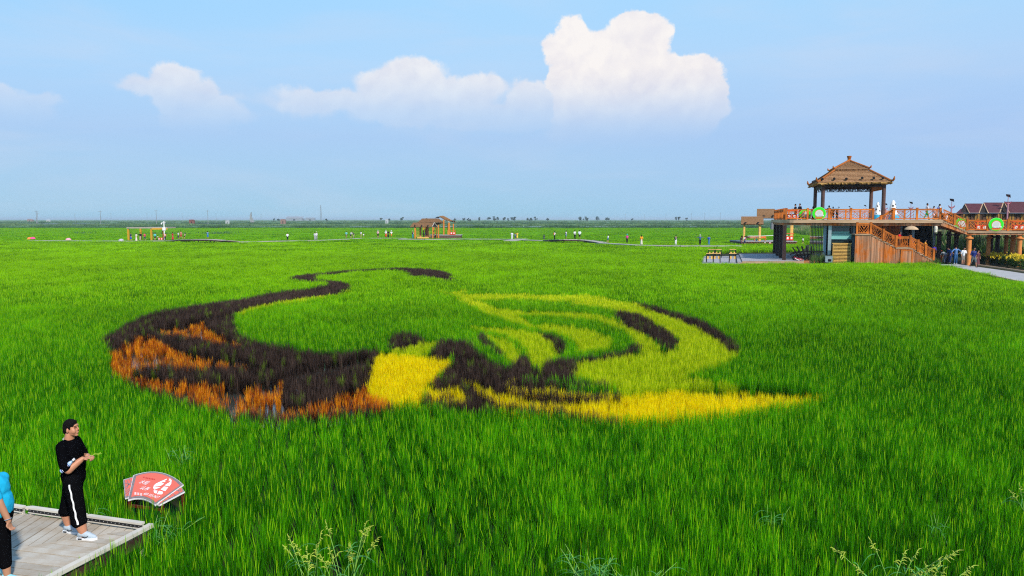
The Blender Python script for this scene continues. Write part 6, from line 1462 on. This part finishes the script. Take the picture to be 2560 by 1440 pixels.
a, b = r2(*T13(150, 1240), 0), r2(*T13(1985, 1240), 0); m = MB(); m.box(a.x, b.x, .05, 7, .0, a.z); m.build('deck_base', darkw, ts2); m = MB(); m.box(a.x - .05, b.x + .05, -.1, 7.1, a.z + .002, a.z + .14); m.build('deck_top', greyw, ts2)
m = MB(); xx = a.x
while xx < b.x: m.bar((xx, -.01, .05), (xx + .35, -.01, a.z - .02), .03, .06, (0, 1, 0)); xx += .28
m.build('lattice_skirt', clad, ts2, kind='stuff')
e = empty('park_bench', Vector((r2(*T13(600, 1150), 3).x, 3, a.z + .14)) + o_, 'brown wooden bench on the latticed deck', 'bench')
m = MB(); m.box(-2.2, 2.2, -.2, .2, .42, .5); m.build('seat', clad, e); m = MB(); m.box(-2.2, 2.2, .2, .28, .5, .85); m.build('backrest', clad, e)
for s_ in (-2, 0, 2): m = MB(); m.box(s_ - .06, s_ + .06, -.15, .2, 0, .419); m.build('leg', clad, e)
m = MB(); m.tube([r2(*T13(380, 1050), -.1), r2(*T13(830, 1048), -.1), r2(*T13(1240, 1030), -.1), r2(*T13(1690, 1025), 1)], .05, 6); tag(m.build('barrier_tape', white, origin=(0, 0, 0)), 'white barrier tape stretched in front of the latticed deck', 'barrier tape').location = o_
litterbin(Vector((r2(*T13(1735, 1190), 3).x, 3, a.z + .14)) + o_, 'red litter bin beside the pale post of the latticed deck', 1.3, 0)
conem = mat('white_paint', (0, 0, 0)); conep = mat('pink_cone_band', (.8, .05, .22), .5)
for k, (px, l) in enumerate(((1912, 'left traffic cone of the pair in front of the latticed deck'), (1924.3, 'right traffic cone of the pair in front of the latticed deck'), (1939.8, 'traffic cone half hidden behind the dark platform posts'))):
    p = at(px, 613, .2); e = empty('traffic_cone', p, l, 'traffic cone', 'pink and white traffic cones')
    for nm, z0, z1, mt in (('base', 0, .06, conem), ('lower_band', .065, .22, conem), ('pink_band', .22, .42, conep), ('upper_band', .42, .62, conem), ('tip', .62, .75, conep)):
        f = lambda z: .24 * (1 - z / .85); m = MB(); m.lathe([(f(z0) * (1.35 if nm == 'base' else 1), z0), (f(z1) * (1.35 if nm == 'base' else 1), z1)], n=12); m.build(nm, mt, e)
# ---------------------------------------------------------------- things far out on the plain
gpole = mat('far_grey_pole', (.22, .24, .26), .7)
def upole(px, yt_, Y, w_, label, arms=True):
    p = atY(px, yt_, Y); e = empty('utility_pole', (p.x, p.y, 0), label, 'utility pole', 'utility poles across the far plain')
    m = MB(); m.tube([(0, 0, 0), (0, 0, p.z)], [w_, w_ * .6], 6); m.build('pole', gpole, e)
    if arms: m = MB(); m.bar((-w_ * 6, 0, p.z * .93), (w_ * 6, 0, p.z * .93), w_ * .8, w_ * .8); m.build('crossarm', gpole, e)
for px, yt_, Y, l in ((90, 526, 620, 'leftmost tall utility pole on the plain'), (93.5, 531, 760, 'slimmer pole close behind the leftmost one'), (187, 533, 1100, 'faint pole between the two leftmost tall ones'), (250.5, 526, 660, 'second tall utility pole from the left'), (277, 532, 1150, 'faint pole just right of the second tall one'), (367, 533, 1200, 'faint pole left of the third tall one'), (390, 524.5, 640, 'third tall utility pole above the yellow shelter'),
                     (455, 533, 1200, 'faint pole between the third and fourth tall ones'), (519, 525, 700, 'fourth tall utility pole above the blue shirted photographer'), (540, 532.5, 1150, 'faint pole just right of the fourth tall one'), (652, 535, 1300, 'faint pole right of the sail monument'), (1563, 535, 1300, 'leftmost faint pole of the right hand line'), (1611, 535.5, 1400, 'second faint pole of the right hand line'), (1665, 534, 1250, 'third faint pole of the right hand line'), (1728.5, 533, 1150, 'fourth faint pole of the right hand line'), (1762, 532.5, 1100, 'fifth faint pole of the right hand line'), (1801, 531.5, 1000, 'pole of the right hand line nearest the thatched roofs')):
    upole(px, yt_, Y, .28 if Y < 800 else .22, l)
p = atY(801.5, 513, 1500); e = empty('lattice_pylon', (p.x, p.y, 0), 'tall thin lattice pylon on the horizon left of centre', 'pylon')
for sx in (-1, 1):
    for sy in (-1, 1): m = MB(); m.tube([(sx * 1.6, sy * 1.6, 0), (sx * .5, sy * .5, p.z)], .22, 5); m.build('leg', gpole, e)
for k in range(8): z = p.z * (k + 1) / 9; r_ = 1.7 - 1.1 * z / p.z; m = MB(); m.box(-r_, r_, -r_, r_, z - .12, z + .12); m.build('brace', gpole, e)
p = atY(627.5, 525, 900); e = empty('sail_monument', (p.x, p.y, 0), 'curved white sail shaped tower on the left horizon', 'monument'); k_ = 900 / F
m = MB(); ln = [(-1.5, 0), (-3.3, 6), (-3.6, 12), (-2.4, 19), (0, 26), (1, 26), (1.2, 14), (5.5, 6), (8, 1)]; m.slab([(x * k_, -.8, 1. + z * k_) for x, z in ln], (0, 1.6, 0)); m.build('sail', mat('pale_concrete', (.26, .27, .28), .7), e)
m = MB(); m.box(-1.5, 3.8, -2, 2, 0, 1.2); m.build('base', mat('far_brick', (.33, .17, .13), .8), e)
for px, py, wd, hh, c, Y, l in ((478.5, 553.5, 12, 6, (.34, .12, .09), 700, 'red brick hut on the plain above the left footbridge'), (568, 553.5, 9, 4, (.65, .68, .70), 720, 'low white hut right of the red brick one'), (707, 552.5, 12, 6, (.42, .25, .20), 760, 'pinkish hut left of the tall pylon'), (967, 551.5, 7, 5, (.72, .76, .8), 760, 'small white cube hut right of the pylon'), (74, 551, 13, 3, (.45, .30, .26), 1400, 'far long hut at the left horizon'), (120, 551.5, 9, 2.5, (.7, .72, .74), 1400, 'far white hut beside the long one at left'),
                         (735, 547, 40, 2.5, (.40, .42, .46), 2600, 'hazy row of factory sheds on the horizon'), (775, 547.3, 22, 2, (.38, .42, .46), 2600, 'hazy shed right of the factory row'), (1936, 558, 14, 4.5, (.30, .30, .32), 330, 'grey hut seen between the thatched roofs')):  # far sheds carry bluish haze in their wall colour
    p = atY(px, py, Y); k_ = Y / F; e = empty('hut', (p.x, p.y, 0), l, 'hut'); w2 = wd * k_ / 2; zt_ = p.z + hh * k_ * .5; mt = mat('hut_%d' % px, tuple(x * .6 for x in c), .9)
    m = MB(); m.box(-w2, w2, 0, w2 * 1.2, 0, zt_); m.build('wall', mt, e); m = MB(); m.slab([(-w2 * 1.06, -.2, zt_), (w2 * 1.06, -.2, zt_), (w2 * 1.06, w2 * .6, zt_ + w2 * .22), (-w2 * 1.06, w2 * .6, zt_ + w2 * .22)], (0, 0, .12)); m.build('roof', mt, e)
    m = MB(); m.box(-w2 * .15, w2 * .15, -.05, -.002, 0, zt_ * .7); m.build('door', blk, e)
tleaf = leafmat('far_tree_leaf', (.05, .11, .06), (.08, .16, .08), None, None); bark = mat('bark', (.08, .06, .045), .9)
TREES = [(684, 7, 'left'), (695, 6, ''), (816, 5, ''), (952, 9, ''), (969, 6, ''), (974, 5, ''), (1004, 11, ''), (1067, 6, ''), (1136, 6, ''), (1160, 8, ''), (1170, 6, ''), (1175, 5, ''), (1197, 9, ''), (1222, 11, ''), (1236, 13, ''), (1244, 10, ''), (1259, 8, ''), (1262, 9, ''), (1270, 6, ''), (1280, 11, ''), (1286, 12, ''), (1319, 7, ''), (1328, 8, ''), (1339, 11, ''), (1369, 10, ''), (1449, 10, ''), (1454, 13, ''), (1466, 12, ''), (1469, 7, ''), (1493, 13, ''), (1516, 9, ''), (1521, 10, ''), (1580, 7, ''), (1690, 10, ''), (1697, 11, ''), (1715, 8, '')]
nm_ = ['first', 'second', 'third', 'fourth', 'fifth', 'sixth', 'seventh', 'eighth', 'ninth', 'tenth', 'eleventh', 'twelfth', 'thirteenth', 'fourteenth', 'fifteenth', 'sixteenth', 'seventeenth', 'eighteenth', 'nineteenth', 'twentieth']
for i, (px, hp, _) in enumerate(TREES):
    Y = 1500 + rng.uniform(-150, 150); p = atY(px, 549, Y); hh = hp * Y / F * .75 + 3
    where = 'left of the thatched shelter' if px < 1030 else 'behind or right of the thatched shelter' if px < 1200 else 'near the middle of the horizon' if px < 1400 else 'right of the horizon middle'
    k = i if px < 1030 else sum(1 for t_ in TREES[:i] if (1030 <= t_[0] < 1200) == (1030 <= px < 1200) and (1200 <= t_[0] < 1400) == (1200 <= px < 1400) and (t_[0] >= 1400) == (px >= 1400) and t_[0] >= 1030)
    e = empty('horizon_tree', (p.x, p.y, 0), '%s small tree from the left on the horizon, %s' % (nm_[k], where), 'tree', 'trees dotted along the horizon')
    m = MB(); m.tube([(0, 0, 0), (.3, 0, hh * .5), (rng.uniform(-.6, .6), 0, hh * .9)], [.35, .22, .08], 6); m.build('trunk', bark, e)
    m = MB()
    for k2 in range(5):
        V, Fc = leafcloud(60, hh * rng.uniform(.12, .26), hh * .2, hh * .14, .9, 0); off = Vector((rng.normal(0, .13) * hh, 0, hh * rng.uniform(.25, .78))); m.add([Vector(q) + off for q in V], Fc)
    m.build('crown', tleaf, e)
HAZE = .00016
# ---------------------------------------------------------------- air
hz = MB(); hz.box(-9500, 9500, -100, 9500, -1.0, 16.0)
hm = bpy.data.materials.new('haze'); hm.use_nodes = True; t = NT(hm.node_tree); t.n.clear()
pv = t.new('ShaderNodeVolumePrincipled'); pv.inputs['Color'].default_value = (.80, .90, 1.0, 1); pv.inputs['Density'].default_value = HAZE; pv.inputs['Anisotropy'].default_value = .1
o = t.new('ShaderNodeOutputMaterial'); t.l.new(pv.outputs[0], o.inputs['Volume'])
ho = hz.build('haze', hm); tag(ho, 'thin pale blue summer haze over the whole plain', kind='stuff')
